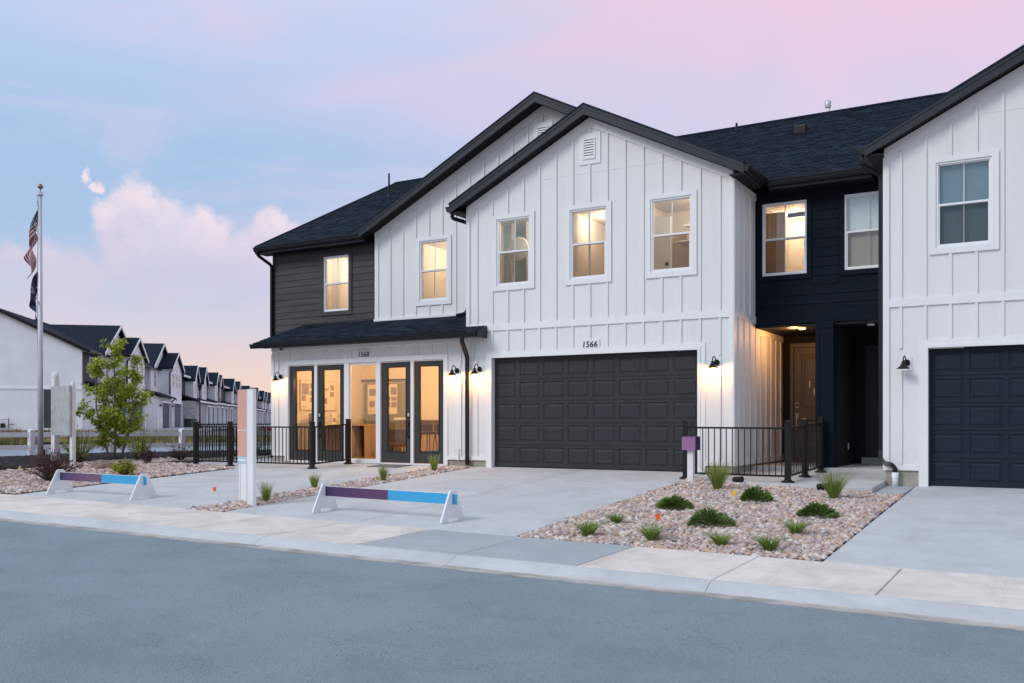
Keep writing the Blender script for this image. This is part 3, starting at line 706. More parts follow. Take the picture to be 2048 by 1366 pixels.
XC = 2.465
def small_bay(H, mx, gz=0., door=CHAR, head=2.471, lamps=((5.24, True), (-.36, True)), number=None):
    S = lambda a_, b_: tuple(sorted((mx(a_), mx(b_))))
    wins = [(.128, 1.0, 4.100, 5.612), (1.994, 2.866, 4.100, 5.612), (3.863, 4.752, 4.100, 5.612)]
    hol = [(*S(a_, b_), c_, d_) for a_, b_, c_, d_ in wins]; hol.append((*S(0, 4.88), -1, head))
    mb = MB(); xa, xb = S(-.686, 5.615)
    mb.wall(xa, xb, .136, 5.985, hol, 0, .14, WHITE)
    mb.prism([(mx(-.686), 5.985), (mx(5.615), 5.985), (mx(XC), 7.55)], 'y', 0, .14, WHITE)
    mb.build('bay_wall', H)
    for a_, b_ in ((-.686, -.155), (5.035, 5.60)):
        MB().box(*S(a_, b_), .02, .14, -.6, .135, FOUND).build('foundation', H)
    # trim
    for a_, b_ in ((-.69, -.60), (5.53, 5.62)):
        zt = 5.93
        piece('corner_board', H, *S(a_, b_), -.036, .001, .136, zt, TRIM)
    band = MB(); band.box(*S(-.60, 5.53), -.034, .001, 3.096, 3.238, TRIM); band.build('band_board', H)
    for a_, b_ in ((-.60, -.156), (5.036, 5.53)): MB().box(*S(a_, b_), -.025, .001, .136, .225, TRIM).build('base_board', H)
    for s in (-1, 1):
        xe = -.686 if s < 0 else 5.615
        pts = [(mx(xe), 5.985), (mx(XC), 7.55), (mx(XC), 7.36), (mx(xe+(-s)*.0), 5.795)]
        MB().prism(pts, 'y', -.033, .001, TRIM).build('frieze_board', H)
    xs = [XC+.41*k for k in range(-7, 8)]
    ex = [(a_-.11, b_+.11, c_-.11, d_+.095) for a_, b_, c_, d_ in wins]+[(2.206, 2.731, 6.55, 7.22)]
    battens(H, xs, 3.238, lambda x: 7.36-.5*abs(x-XC), 0, ex, mx=mx)
    lam = [(lx-.06, lx+.13, 2.08, 2.34) for lx, _ in lamps]
    battens(H, xs, .225, 3.096, 0, [(-.155, 5.035, -1, head+.145)]+lam, mx=mx)
    for a_, b_, c_, d_ in wins: window(H, *S(a_, b_), c_, d_, 0)
    MB().box(*S(.42, 4.51), -.006, .001, 6.370, 6.382, TRIM).build('panel_seam', H)
    vent(H, 2.306, 2.606, 6.66, 7.11, 0, mx=mx)
    a_, b_ = S(0, 4.88); garage_trim(H, a_, b_, head, z0=gz-.02)
    garage_door(H, a_+.002, b_-.002, gz+.016, head-.004, .105, door)
    gable_roof(H, XC, 7.754, -.979, 5.905, -.30, 6.2, mx=mx)
    # eaves of the bay
    for s, xe, xw, yb in ((-1, -.979, -.686, 1.2), (1, 5.905, 5.615, 1.02)):
        MB().box(*S(xe, xe+s*-.025), -.30, yb, 5.83, 6.0, FASCIA).build('fascia', H)
        mb = MB(); n = 12
        for i in range(n): mb.box(*S(xe+.026*-s, xw), -.28+(yb+.28)*i/n, -.28+(yb+.28)*(i+.88)/n, 5.825, 5.835, SOFFIT)
        mb.box(*S(xe+.026*-s, xw), -.28, yb, 5.84, 5.85, BLACK); mb.build('soffit', H)
        ox = mx(xe+s)-mx(xe)
        gutter(H, (mx(xe+s*.001), -.305, 5.985), (mx(xe+s*.001), yb-.06, 5.985), (ox, 0, 0))
    return H

# ------------------------------------------------------------------ townhouse 1566 (middle)
ident = lambda x: x
H66 = thing('townhouse', 'white board and batten townhouse numbered 1566 with wide charcoal garage door under three lit windows', 'townhouse', (2.465, 0, 0), 'attached townhouses in the front row')
small_bay(H66, ident)
# bay flank facing the entry
mb = MB(); mb.box(5.475, 5.614, .141, 1.5, .136, 5.83, WHITE); mb.box(5.475, 5.614, 1.5, 3.72, .136, 2.99, WHITE); mb.build('flank_wall', H66)
MB().box(5.475, 5.60, .14, 3.72, -.6, .135, FOUND).build('foundation', H66)
FLANKY = [.30+.40*k for k in range(9)]
for y in FLANKY:
    if y < 1.45: piece('batten', H66, 5.613, 5.638, y-.025, y+.023, 3.238, 5.66, WHITE)
    piece('batten', H66, 5.613, 5.638, y-.025, y+.023, .25, 3.096 if y < 1.45 else 2.86, WHITE)
MB().box(-.686, -.56, .141, 1.6, 3.0, 5.83, WHITE).build('flank_wall', H66)
piece('corner_board', H66, 5.6145, 5.638, -.026, .075, .136, 5.83, TRIM)
MB().box(5.613, 5.638, .076, 1.5, 3.096, 3.238, TRIM).build('band_board', H66)
MB().box(5.613, 5.638, .076, 1.5, 5.68, 5.83, TRIM).build('frieze_board', H66)
MB().box(5.613, 5.638, .076, 3.7, .136, .25, TRIM).build('base_board', H66)
MB().box(5.613, 5.638, 1.50, 3.7, 2.86, 2.99, TRIM).build('frieze_board', H66)
# recessed dark upper wall above the entry
WX = (5.766, 6.685)
MB().wall(5.60, 7.018, 3.07, 5.84, [(*WX, 4.073, 5.592)], 1.5, 1.62, NAVYSID).build('recess_wall', H66)
lap_siding(H66, 5.64, 7.018, 3.25, 5.80, 1.5, NAVYSID, [(WX[0]-.11, WX[1]+.11, 3.97, 5.70)], .19)
MB().box(5.64, 7.018, 1.47, 1.5, 3.05, 3.25, NAVYSID).build('beam_board', H66)
window(H66, *WX, 4.073, 5.592, 1.5, .10, NAVYSID, tproud=.04)
main_roof(H66, .9, 7.02, skipf=lambda u, v: (u+.9) < 2.6 and v < 4.2)
eave_y(H66, 6.02, 7.02)
# roof penetrations
MB().tube([(5.81, 7.62, 9.1), (5.81, 7.62, 9.42)], .055, PVC, 10).lathe([(.075, 0), (.085, .05), (.085, .16), (.05, .20), (0, .20)], (5.81, 7.62, 9.40), ALU, 14).build('flue_pipe', H66, smooth=True)
MB().prism([(5.42, 8.18), (5.42, 8.36), (5.50, 8.40), (5.76, 8.42), (5.76, 8.35)], 'x', 5.46, 5.72, BLACKM).build('roof_vent', H66)
MB().tube([(3.55, 6.9, 8.7), (3.55, 6.9, 9.16)], .03, BLACKM, 8).build('vent_pipe', H66)
# body behind
mb = MB(); mb.box(-.5, 7.0, 13.4, 13.6, -.3, 5.95, FARG); mb.box(6.95, 7.02, 3.75, 13.6, 2.9, 5.85, FARG); mb.build('rear_wall', H66)
# entry recess: ceiling, back wall with door, divider, column
mb = MB()
for i in range(20): mb.box(5.64+.066*i, 5.64+.066*i+.058, 1.5, 3.7, 2.99, 3.005, SOFFIT)
mb.box(5.60, 7.0, 1.5, 3.75, 3.01, 3.03, BLACK); mb.build('porch_ceiling', H66)
MB().wall(5.60, 6.95, .09, 2.99, [(5.80, 6.86, .09, 2.82)], 3.70, 3.82, ENTRYK).build('entry_wall', H66)
MB().box(6.95, 7.235, 1.80, 3.72, -.05, 2.99, ENTRYK).build('divider_wall', H66)
mb = MB(); mb.box(6.886, 7.235, 1.36, 1.80, .06, 3.06, NAVYSID)
mb.wall(6.886, 7.235, .06, 3.06, [(6.965, 7.16, .30, 2.92)], 1.345, 1.362, NAVYSID); mb.build('entry_column', H66)
MB().box(6.90, 7.22, 1.37, 3.7, -.4, .07, FOUND).build('foundation', H66)

def entry_door(H, x0, x1, z0, z1, y, m, hinge, latch=True):
    c = MB().wall(x0, x1, z0, z1, [(x0+.07, x1-.07, z0-1, z1-.09)], y-.03, y+.1, m).build('door_frame', H)
    a_, b_ = x0+.075, x1-.075; zt = z1-.095; zb = z0+.03
    hs = [(a_+.16, b_-.16, zb+.22, zb+.95), (a_+.16, b_-.16, zb+1.15, zt-.16)]
    d = MB().wall(a_, b_, zb, zt, hs, y+.03, y+.075, m).build('front_door', H)
    for h in hs:
        x0_, x1_, z0_, z1_ = h; vs = []; fs = []
        for ins, dep in ((0, .03), (.03, .05), (.06, .05), (.09, .036)): vs += [(x0_+ins, y+dep, z0_+ins), (x1_-ins, y+dep, z0_+ins), (x1_-ins, y+dep, z1_-ins), (x0_+ins, y+dep, z1_-ins)]
        for q in range(3): fs += [(q*4+i, q*4+(i+1) % 4, q*4+4+(i+1) % 4, q*4+4+i) for i in range(4)]
        fs.append((12, 13, 14, 15)); MB().mesh(vs, fs, m).build('door_panel', d)
    hx = a_+.075 if hinge > 0 else b_-.075
    if latch:
        MB().box(hx-.035, hx+.035, y-.005, y+.03, zb+1.22, zb+1.34, NICK).box(hx-.024, hx+.024, y-.009, y-.005, zb+1.25, zb+1.32, BLACK).build('door_lock', d)
        MB().box(hx-.03, hx+.03, y+.0, y+.03, zb+.98, zb+1.10, NICK).box(hx-.012, hx+.012, y-.05, y-.03, zb+.74, zb+1.06, NICK).box(hx-.012, hx+.012, y-.03, y+.03, zb+1.03, zb+1.06, NICK).box(hx-.02, hx+.02, y-.045, y+.03, zb+.72, zb+.76, NICK).build('door_handle', d)
    MB().box(x0, x1, y-.10, y+.03, z0-.0, z0+.028, BASE).build('threshold', d)
    return d
d66 = entry_door(H66, 5.80, 6.86, .09, 2.82, 3.70, DOORT, 1)
for x, z in ((6.228, 1.80), (6.328, 1.63)): piece('door_number', d66, x-.011, x+.011, 3.722, 3.731, z, z+.155, TRIM)
MB().lathe([(0, -.03), (.06, -.03), (.075, -.012), (.075, 0)], (6.50, 1.85, 2.988), CANGLOW, 16).build('porch_light', H66)
lamp('porch_light_glow', (6.30, 1.95, 2.90), 36, (1, .44, .13), .06)
MB().lathe([(0, -.02), (.02, -.02), (.028, 0)], (5.66, 3.45, 1.32), GOLD, 10).build('doorbell', H66)
# house number on the head of the garage
def house_number(H, body, x, z, size):
    me = text_mesh(body, size, BLACK, .12); o = link('house_number', me, H, (x, -.040, z)); o.rotation_euler = (rad(90), 0, 0); return o
house_number(H66, '1566', 2.285, 2.622, .185); piece('number_plate', H66, 2.235, 2.70, -.031, -.001, 2.60, 2.785, TRIM)
wall_lamp(H66, 5.242, 2.085, True); wall_lamp(H66, -.362, 2.115, True)
# left eave downspout of the bay, kicking out on the lower roof
downspout(H66, [(-1.035, -.10, 5.875), (-1.035, -.10, 5.76), (-.735, .12, 5.66), (-.735, .12, 3.66), (-.80, .10, 3.545), (-.98, -.02, 3.50)], .046)
# rooms behind the upstairs windows
r = room(H66, -.55, 1.6, .16, 3.0, 3.25, 5.78, ROOMB, E=42, lx=1.25, ly=.75, glow=False)
MB().lathe([(0, 0), (.26, .0), (.28, .02), (.26, .04), (0, .04)], (.36, .55, 5.02), ROOMW, 22, 'y').build('wall_disc', r, smooth=True)
MB().lathe([(0, 0), (.23, .0), (.25, .02), (.23, .04), (0, .04)], (.76, 1.6, 4.95), ROOMW, 22, 'y').build('wall_disc', r, smooth=True)
MB().tube([(.28, .50, 4.4), (.28, .50, 4.75)], .03, WOOD, 8).build('lamp_stem', r)
mb = MB(); mb.prism([(-.5, 3.3), (1.55, 3.3), (1.55, 4.32), (.25, 4.62)], 'y', 2.2, 2.3, ROOMO); mb.build('headboard', r)
r = room(H66, 1.65, 3.3, .16, 2.6, 3.25, 5.78, ROOMW, E=28, lx=2.15, ly=1.5)
mb = MB(); ring(mb, 2.05, 2.85, 3.3, 4.75, .07, 2.53, 2.59, WOOD); mb.wall(1.95, 2.95, 3.3, 4.85, [(2.02, 2.88, 3.3, 4.78)], 2.55, 2.595, ROOMW); mb.build('inner_door', r)
r = room(H66, 3.4, 5.4, .16, 2.0, 3.25, 5.78, ROOMW, E=36, lx=4.9, ly=.8, glow=False)
MB().box(3.45, 3.95, .9, .95, 3.3, 5.45, BLIND).lathe([(0, -.03), (.04, -.02), (.04, 0)], (3.87, .9, 4.42), BLACK, 10, 'y').build('closet_door', r)
MB().box(3.95, 5.38, 1.2, 1.98, 4.93, 4.96, VINYL).build('closet_shelf', r)
MB().box(4.15, 4.55, 1.35, 1.7, 4.961, 5.28, WOOD).box(4.10, 4.60, 1.30, 1.75, 5.28, 5.33, VINYL).build('storage_box', r)
for hx in (4.18, 4.42, 4.68): MB().tube([(hx-.10, 1.35, 4.66), (hx, 1.30, 4.80), (hx+.10, 1.35, 4.66)], .008, VINYL, 5).build('coat_hanger', r)
r = room(H66, 5.64, 6.98, 1.64, 4.2, 3.25, 5.75, ROOMW, E=44, lx=5.95, ly=3.5, glow=False)
MB().box(5.645, 6.05, 2.2, 2.26, 3.27, 5.55, ROOMO).build('ochre_curtain', r)
MB().box(6.0, 6.75, 2.6, 2.63, 5.50, 5.6, BLACK).build('curtain_track', r)

# ------------------------------------------------------------------ townhouse on the right (same plan mirrored)
mir = lambda x: 14.035-x
H64 = thing('townhouse', 'white townhouse on the right edge with navy garage door and dark unlit window', 'townhouse', (11.57, 0, -.12), 'attached townhouses in the front row')
small_bay(H64, mir, gz=-.135, door=NAVY, head=2.331, lamps=((5.27, False),))
mb = MB(); mb.box(8.421, 8.56, .141, 1.5, .136, 5.83, WHITE); mb.box(8.421, 8.56, 1.5, 3.72, .136, 2.99, WHITE); mb.build('flank_wall', H64)
MB().box(8.435, 8.56, .14, 3.72, -.6, .135, FOUND).build('foundation', H64)
for y in FLANKY: piece('batten', H64, 8.397, 8.422, y-.025, y+.023, .25, 5.66 if y < 1.45 else 2.86, WHITE)
piece('corner_board', H64, 8.397, 8.4205, -.026, .075, .136, 5.83, TRIM)
WX2 = (7.426, 8.345)
MB().wall(7.02, 8.43, 3.07, 5.84, [(*WX2, 4.073, 5.592)], 1.5, 1.62, NAVYSID).build('recess_wall', H64)
lap_siding(H64, 7.02, 8.40, 3.25, 5.80, 1.5, NAVYSID, [(WX2[0]-.11, WX2[1]+.11, 3.97, 5.70)], .19)
MB().box(7.02, 8.40, 1.47, 1.5, 3.05, 3.25, NAVYSID).build('beam_board', H64)
window(H64, *WX2, 4.073, 5.592, 1.5, .10, NAVYSID, fill=BLIND, tproud=.04)
main_roof(H64, 7.02, 14.0, skipf=lambda u, v: u > 4.2 and v < 4.2)
eave_y(H64, 7.02, 8.02)
mb = MB(); mb.prism([(1.05, 5.98), (7.55, 9.23), (14.05, 5.98), (14.05, 5.93), (7.55, 9.18), (1.05, 5.93)], 'x', 14.0, 22.6, SHINGLE); mb.build('roof_extension', H64)
MB().box(14.0, 22.3, 1.5, 13.5, -.4, 5.9, WHITE).build('end_wall', H64)
MB().box(8.6, 14.0, 13.4, 13.6, -.3, 5.95, FARG).build('rear_wall', H64)
mb = MB(); mb.box(7.235, 8.42, 1.5, 3.75, 2.99, 3.03, SOFFIT); mb.build('porch_ceiling', H64)
MB().wall(7.235, 8.42, .09, 2.99, [(7.45, 8.40, .09, 2.72)], 3.70, 3.82, ENTRYK).build('entry_wall', H64)
entry_door(H64, 7.45, 8.42, .16, 2.70, 3.70, DOORN, 1, False)
MB().box(7.40, 8.42, 3.48, 3.69, .09, .235, CONC_B).build('door_sill_step', H64)
MB().lathe([(0, -.03), (.06, -.03), (.08, -.012), (.08, 0)], (7.89, 1.75, 2.988), VINYL, 16).build('porch_light', H64)
MB().box(7.236, 7.244, 2.83, 2.91, .42, .56, VINYL).build('outlet_cover', H64)
wall_lamp(H64, 8.765, 1.965, False)
downspout(H64, [(8.06, -.20, 5.875), (8.06, -.20, 5.70), (8.33, .06, 5.56), (8.355, .06, 5.45), (8.355, .06, .45), (8.36, -.02, .33), (8.44, -.09, .255), (8.56, -.10, .24), (8.615, -.10, .17), (8.615, -.10, .10)], .05)
MB().tube([(8.615, -.10, -.16), (8.615, -.10, .09)], .053, PVC, 14).lathe([(.06, 0), (.06, .10), (.053, .10)], (8.615, -.10, .0), PVC, 14).build('drain_pipe', H64, smooth=True)
r = room(H64, 9.0, 10.6, .16, 3, 3.25, 5.78, ROOMB, E=0)
mb = MB(); mb.box(9.30, 10.20, .115, .122, 4.11, 5.60, REFLTEAL); mb.build('window_reflection_panel', H64)  # panel behind the glass with the blue reflection put into its colour

# ------------------------------------------------------------------ townhouse 1568 (left, sales office)
H68 = thing('townhouse', 'townhouse numbered 1568 with glazed sales office front, shed porch roof and brown grey siding upstairs', 'townhouse', (-4.2, 0, 0), 'attached townhouses in the front row')
OX0, OX1, OZ = -6.28, -1.332, 2.505
MB().wall(-6.87, -.687, .136, 2.97, [(OX0, OX1, -1, OZ)], 0, .14, WHITE).build('front_wall', H68)
MB().box(-6.87, -6.73, .141, 1.6, .136, 3.0, WHITE).build('flank_wall', H68)
MB().box(-6.85, -6.40, .02, .14, -.5, .135, FOUND).build('foundation', H68); MB().box(-1.23, -.69, .02, .14, -.5, .135, FOUND).build('foundation', H68)
piece('corner_board', H68, -6.875, -6.785, -.026, .001, .136, 2.80, TRIM)
MB().box(-6.87, -.70, -.028, .001, 2.885, 2.97, TRIM).build('frieze_board', H68)
mb = MB(); mb.box(OX0-.11, OX0-.001, -.026, .004, .0, OZ+.115, TRIM); mb.box(OX1+.001, OX1+.11, -.026, .004, .0, OZ+.115, TRIM); mb.box(OX0-.001, OX1+.001, -.026, .004, OZ, OZ+.115, TRIM); mb.build('opening_trim', H68)
MB().box(-6.78, OX0-.111, -.025, .001, .136, .225, TRIM).build('base_board', H68); MB().box(OX1+.111, -.70, -.025, .001, .136, .225, TRIM).build('base_board', H68)
xs = [-6.64]+[-6.235+.4135*k for k in range(14)]
battens(H68, xs, .225, 2.885, 0, [(OX0-.11, OX1+.11, -1, OZ+.115), (-6.60, -6.42, 2.08, 2.34), (-1.03, -.85, 2.08, 2.34)])
# white door posts and glazed doors
mb = MB()
for a_, b_ in ((-6.28, -6.265), (-5.375, -5.29), (-4.38, -4.235), (-3.366, -3.232), (-2.305, -2.23), (-1.348, -1.332)): mb.box(a_, b_, -.012, .11, .0, OZ, TRIM)
mb.box(-6.265, -1.348, .02, .11, OZ-.03, OZ-.001, TRIM); mb.box(-4.235, -3.366, -.006, .11, -.005, .075, TRIM); mb.box(-6.265, -4.38, .0, .11, -.01, .02, TRIM); mb.box(-3.232, -1.348, .0, .11, -.01, .02, TRIM)
mb.build('door_posts', H68)
def glass_door(x0, x1, gx0, gx1, handle=0):
    d = MB().wall(x0, x1, .03, OZ-.035, [(gx0, gx1, .285, 2.362)], .04, .09, DOORC).build('glass_door', H68)
    ring(MB(), gx0-.002, gx1+.002, .283, 2.364, .022, .030, .06, BLACK).build('glazing_bead', d)
    piece('glass_pane', d, gx0, gx1, .062, .066, .285, 2.362, GLASS)
    if handle:
        hx = x1-.075 if handle > 0 else x0+.075
        MB().box(hx-.038, hx+.038, .01, .04, 1.12, 1.25, BLACK).box(hx-.024, hx+.024, .004, .01, 1.155, 1.235, ALU).build('door_lock', d)
        MB().box(hx-.03, hx+.03, .015, .04, .92, 1.04, BLACK).box(hx-.014, hx+.014, -.03, -.008, .66, 1.0, BLACK).box(hx-.014, hx+.014, -.01, .04, .97, 1.0, BLACK).box(hx-.02, hx+.02, -.03, .04, .64, .68, BLACK).build('door_handle', d)
glass_door(-6.262, -5.378, -6.062, -5.483); glass_door(-5.287, -4.383, -5.11, -4.524, -1)
glass_door(-3.229, -2.308, -3.04, -2.465, 1); glass_door(-2.227, -1.35, -2.072, -1.495)
piece('picture_pane', H68, -4.233, -3.368, .05, .055, .077, OZ-.032, GLASS)
ring(MB(), -4.234, -3.367, .076, OZ-.031, .028, .03, .08, VINYL).build('picture_frame', H68)
house_number(H68, '1568', -3.925, 2.632, .185); piece('number_plate', H68, -3.975, -3.51, -.031, -.001, 2.612, 2.795, TRIM)
wall_lamp(H68, -6.565, 2.10, True); wall_lamp(H68, -.985, 2.10, True)
MB().lathe([(0, -.05), (.03, -.045), (.042, -.02), (.045, 0)], (-6.45, -.10, 2.95), BLACK, 12).build('security_camera', H68, smooth=True)
MB().tube([(-.90, -.04, .12), (-.90, -.04, .36), (-.87, -.04, .40)], .016, PVC, 6).build('vent_pipe', H68)
# shed porch roof
pr_ = MB().prism([(-.45, 3.07), (1.5, 3.752), (1.5, 3.70), (-.45, 3.02)], 'x', -7.09, -.687, FASCIA).box(-.686, -.125, -.449, -.03, 2.965, 3.045, FASCIA).build('porch_roof', H68)
V = Vector((0, 1.95, .682)); shingles(pr_, (-7.10, -.47, 3.068), (1, 0, 0), V, 6.41, V.length)
shingles(pr_, (-.69, -.47, 3.068), (1, 0, 0), V, .555, .48)
MB().prism([(-.452, 3.062), (-.03, 3.205), (-.03, 2.93), (-.452, 2.93)], 'x', -.135, -.115, FASCIA).build('roof_end_cap', pr_)
MB().prism([(-.45, 3.075), (1.5, 3.757), (1.5, 3.62), (-.45, 2.96)], 'x', -7.115, -7.09, FASCIA).build('rake_fascia', pr_)
MB().box(-7.09, -.136, -.45, -.425, 2.955, 3.04, FASCIA).build('fascia', pr_)
gutter(H68, (-7.13, -.451, 3.05), (-.14, -.451, 3.05), (0, -1, 0), h=.11)
MB().box(-7.09, -.14, -.424, -.0285, 2.972, 2.98, SOFFIT).build('porch_soffit', pr_)
MB().box(-6.87, -.69, -.0285, 1.5, 2.975, 2.985, SOFFIT).build('porch_ceiling', pr_)
MB().prism([(-.02, 3.22), (.10, 3.262), (.10, 3.30), (-.02, 3.26)], 'x', -.69, -.10, TRIM).build('flashing', pr_)
downspout(H68, [(-.50, -.50, 2.95), (-.50, -.50, 2.84), (-.60, -.20, 2.63), (-.635, -.075, 2.52), (-.635, -.075, .02)], .052)
# upper storey: white gabled wall
XB, YB = .657, 1.2
wl = (-2.905, -2.045, 4.085, 5.612); wr = (-6.40, -5.49, 4.06, 5.575)
mb = MB(); mb.wall(-4.35, -.5, 3.60, 5.985, [wl], YB, YB+.14, WHITE); mb.prism([(-4.35, 5.985), (2.6, 5.985), (2.6, 7.49), (XB, 8.463)], 'y', YB, YB+.14, WHITE); mb.build('gable_wall', H68)
mb = MB(); mb.box(-4.35, -4.21, YB+.14, 1.5, 3.70, 5.98, WHITE); mb.build('gable_return', H68)
piece('corner_board', H68, -4.355, -4.265, YB-.026, YB+.001, 3.70, 5.84, TRIM)
MB().box(-4.37, -.69, YB-.05, YB+.001, 3.655, 3.72, TRIM).build('base_board', H68)
for s, xe, ze, zi in ((-1, -4.35, 5.985, 5.985), (1, 2.6, 7.49, 7.49)):
    MB().prism([(xe, ze), (XB, 8.463), (XB, 8.273), (xe, ze-.19)], 'y', YB-.033, YB+.001, TRIM).build('frieze_board', H68)
bb = MB().box(-3.0, 1.0, YB-.027, YB+.001, 6.28, 6.42, TRIM)
xs = [XB+.41*k for k in range(-12, 5)]
battens(H68, xs, 3.72, lambda x: 8.273-.5*abs(x-XB), YB, [(wl[0]-.11, wl[1]+.11, wl[2]-.11, wl[3]+.095), (.42, .94, 7.42, 8.10)])
window(H68, *wl, YB); vent(H68, .51, .81, 7.53, 7.98, YB)
gable_roof(H68, XB, 8.65, -4.58, 2.62, .80, 6.4, wall_y=YB, right=True)
# brown grey wall with window
MB().wall(-8.30, -4.35, 3.40, 5.84, [wr], 1.5, 1.62, BROWNSID).build('siding_wall', H68)
lap_siding(H68, -8.22, -4.352, 3.42, 5.80, 1.5, BROWNSID, [(wr[0]-.11, wr[1]+.11, wr[2]-.11, wr[3]+.095)], .178)
piece('corner_board', H68, -8.305, -8.225, 1.465, 1.51, 3.3, 5.80, FASCIA)
window(H68, *wr, 1.5, .11, BROWNSID, tproud=.045)
main_roof(H68, -8.55, -4.40)
main_roof(H68, -4.40, .9, ye=1.40)
eave_y(H68, -8.55, -4.60)
MB().prism([(1.05, 6.0), (7.55, 9.25), (7.55, 9.05), (1.05, 5.80)], 'x', -8.585, -8.555, FASCIA).build('rake_fascia', H68)
MB().prism([(1.05, 6.02), (7.55, 9.27), (14.05, 6.02), (14.05, 5.99), (7.55, 9.24), (1.05, 5.99)], 'x', -8.60, -8.50, SHINGLE).build('rake_edge', H68)
downspout(H68, [(-8.42, .98, 5.86), (-8.42, 1.0, 5.74), (-8.30, 1.42, 5.50), (-8.30, 1.42, 3.3)], .045)
MB().tube([(-7.26, 5.5, 8.1), (-7.26, 5.5, 8.93)], .030, BLACKM, 8).lathe([(.09, -.05), (.04, .06)], (-7.26, 5.5, 8.21), BLACKM, 10).build('vent_pipe', H68)
mb = MB(); mb.box(-8.30, -8.16, 1.62, 13.6, -.3, 5.85, BROWNSID); mb.prism([(1.5, 5.85), (13.6, 5.85), (7.55, 8.95)], 'x', -8.30, -8.16, BROWNSID); mb.box(-8.30, -.6, 13.4, 13.6, -.3, 5.9, FARG); mb.box(-8.30, -6.88, 1.5, 1.62, -.3, 3.39, BROWNSID); mb.build('side_wall', H68)
# upstairs rooms
r = room(H68, -6.9, -5.0, 1.64, 4.2, 3.30, 5.78, ROOMW, E=66, col=(1, .82, .62), glow=False, ly=2.9)
for k in range(2):
    mb = MB(); x0 = -6.38 if k == 0 else -5.75; n = 22; vs = []; fs = []
    for i in range(n+1):
        u = i/n
        for z, ww in ((5.6, .42 if k == 0 else .30), (4.9, .34 if k == 0 else .2), (4.3, .30 if k == 0 else .12), (3.9, .36 if k == 0 else .3)):
            vs.append((x0+u*ww if k == 0 else -5.50-u*ww*.45, 1.80+.03*math.sin(u*22), z))
    fs = [(i*4+j, i*4+4+j, i*4+5+j, i*4+1+j) for i in range(n) for j in range(3)]
    MB().mesh(vs, fs, CURT).build('curtain', r, smooth=True)
r = room(H68, -3.5, -1.2, 1.36, 4.2, 3.30, 5.78, ROOMW, E=66, col=(1, .82, .62), glow=False, ly=2.9)
vs = []; fs = []
for i in range(31):
    for z in (5.6, 4.0): vs.append((-2.65+.7*i/30, 2.0+.03*math.sin(i*1.3), z))
MB().mesh(vs, [(2*i, 2*i+2, 2*i+3, 2*i+1) for i in range(30)], CURT).build('curtain', r, smooth=True)
# sales office on the ground floor
r = room(H68, -6.7, -.75, .15, 3.6, .01, 2.86, ROOMW, WOODF, E=125, lx=-2.7, ly=1.7, col=(1, .54, .19))
MB().lathe([(0, -.05), (.15, -.045), (.17, -.01), (.17, 0)], (-5.0, 1.6, 2.855), CEILGLOW, 16).build('ceiling_lamp', r, smooth=True)
lamp('room_light', (-5.0, 1.6, 2.70), 105, (1, .54, .19), .12)
MB().box(-6.62, -5.0, 3.50, 3.55, .02, 2.16, ROOMD).build('sliding_barn_door', r)
MB().box(-6.69, -4.9, 3.44, 3.48, 2.22, 2.27, BLACK).build('door_rail', r)

# ------------------------------------------------------------------ things inside the sales office
def poster(label, x, y, z, w, h, blocks, side=False):
    t_ = thing('wall_poster', label, 'poster', (x, y, z), 'display boards in the sales office', rz=rad(90) if side else 0.)
    MB().box(0, w, -.02, 0, 0, h, PAPER).build('board', t_)
    ring(MB(), -.015, w+.015, -.015, h+.015, .018, -.03, 0, WOOD).build('frame', t_)
    mb = MB()
    for (a_, b_, c_, d_) in blocks: mb.box(w*a_, w*b_, -.0225, -.0201, h*c_, h*d_, PRINT)
    for i in range(5): mb.box(w*(.06+.05*i), w*(.095+.05*i), -.0225, -.0201, h*.085, h*.11, PRINT)
    mb.build('print', t_)
bl = [(.05, .45, .52, .90), (.5, .70, .74, .92), (.5, .72, .5, .66), (.05, .27, .30, .50), (.78, .95, .5, .66), (.5, .95, .26, .42)]
poster('framed display board with plan blocks behind the leftmost glazed door', -6.69, .87, 1.36, .72, .80, bl, True)
poster('framed display board with plan blocks behind the second glazed door', -6.69, 1.70, 1.36, .60, .80, [(.62, .86, .70, .88), (.6, .86, .46, .64), (.2, .4, .22, .42), (.2, .5, .7, .76)], True)
poster('framed display board hanging on the grey green sliding door in the picture window', -6.46, 3.49, 1.26, .62, .86, [(.1, .5, .62, .86), (.1, .42, .24, .44), (.6, .92, .62, .9), (.6, .92, .3, .5)])
poster('framed display board beside the sliding door behind the long handled glazed door', -5.80, 3.49, 1.26, .42, .86, [(.45, .95, .64, .9), (.08, .4, .44, .6), (.5, .95, .44, .58), (.08, .4, .24, .40), (.5, .95, .22, .40)])
t_ = thing('console_table', 'white console table along the wall behind the two left glazed doors', 'table', (-6.4, 1.6, .01))
MB().box(-6.68, -6.2, .72, 2.46, .92, .98, ROOMW).build('tabletop', t_)
for y in (.74, 2.38): MB().box(-6.66, -6.22, y, y+.06, .01, .92, ROOMW).build('leg', t_)
MB().box(-6.6, -6.55, .82, 2.36, .2, .90, DKWOOD).build('modesty_panel', t_)
for y, m, w, h, lab in ((.95, DKWOOD, .46, .27, 'dark printed box standing on the white console table'), (1.78, PAPER, .18, .26, 'small white brochure holder on the console by the second door'), (2.14, PAPER, .20, .27, 'white framed leaflet standing at the right end of the console')):
    t_ = thing('brochure_box', lab, 'display box', (-6.4, y+w/2, .981))
    MB().box(-6.45, -6.35, y, y+w, .981, .981+h, m).build('case', t_); MB().box(-6.3495, -6.346, y+.03, y+w-.03, 1.03, 1.14, PRINT if m is PAPER else PAPER).build('print', t_)
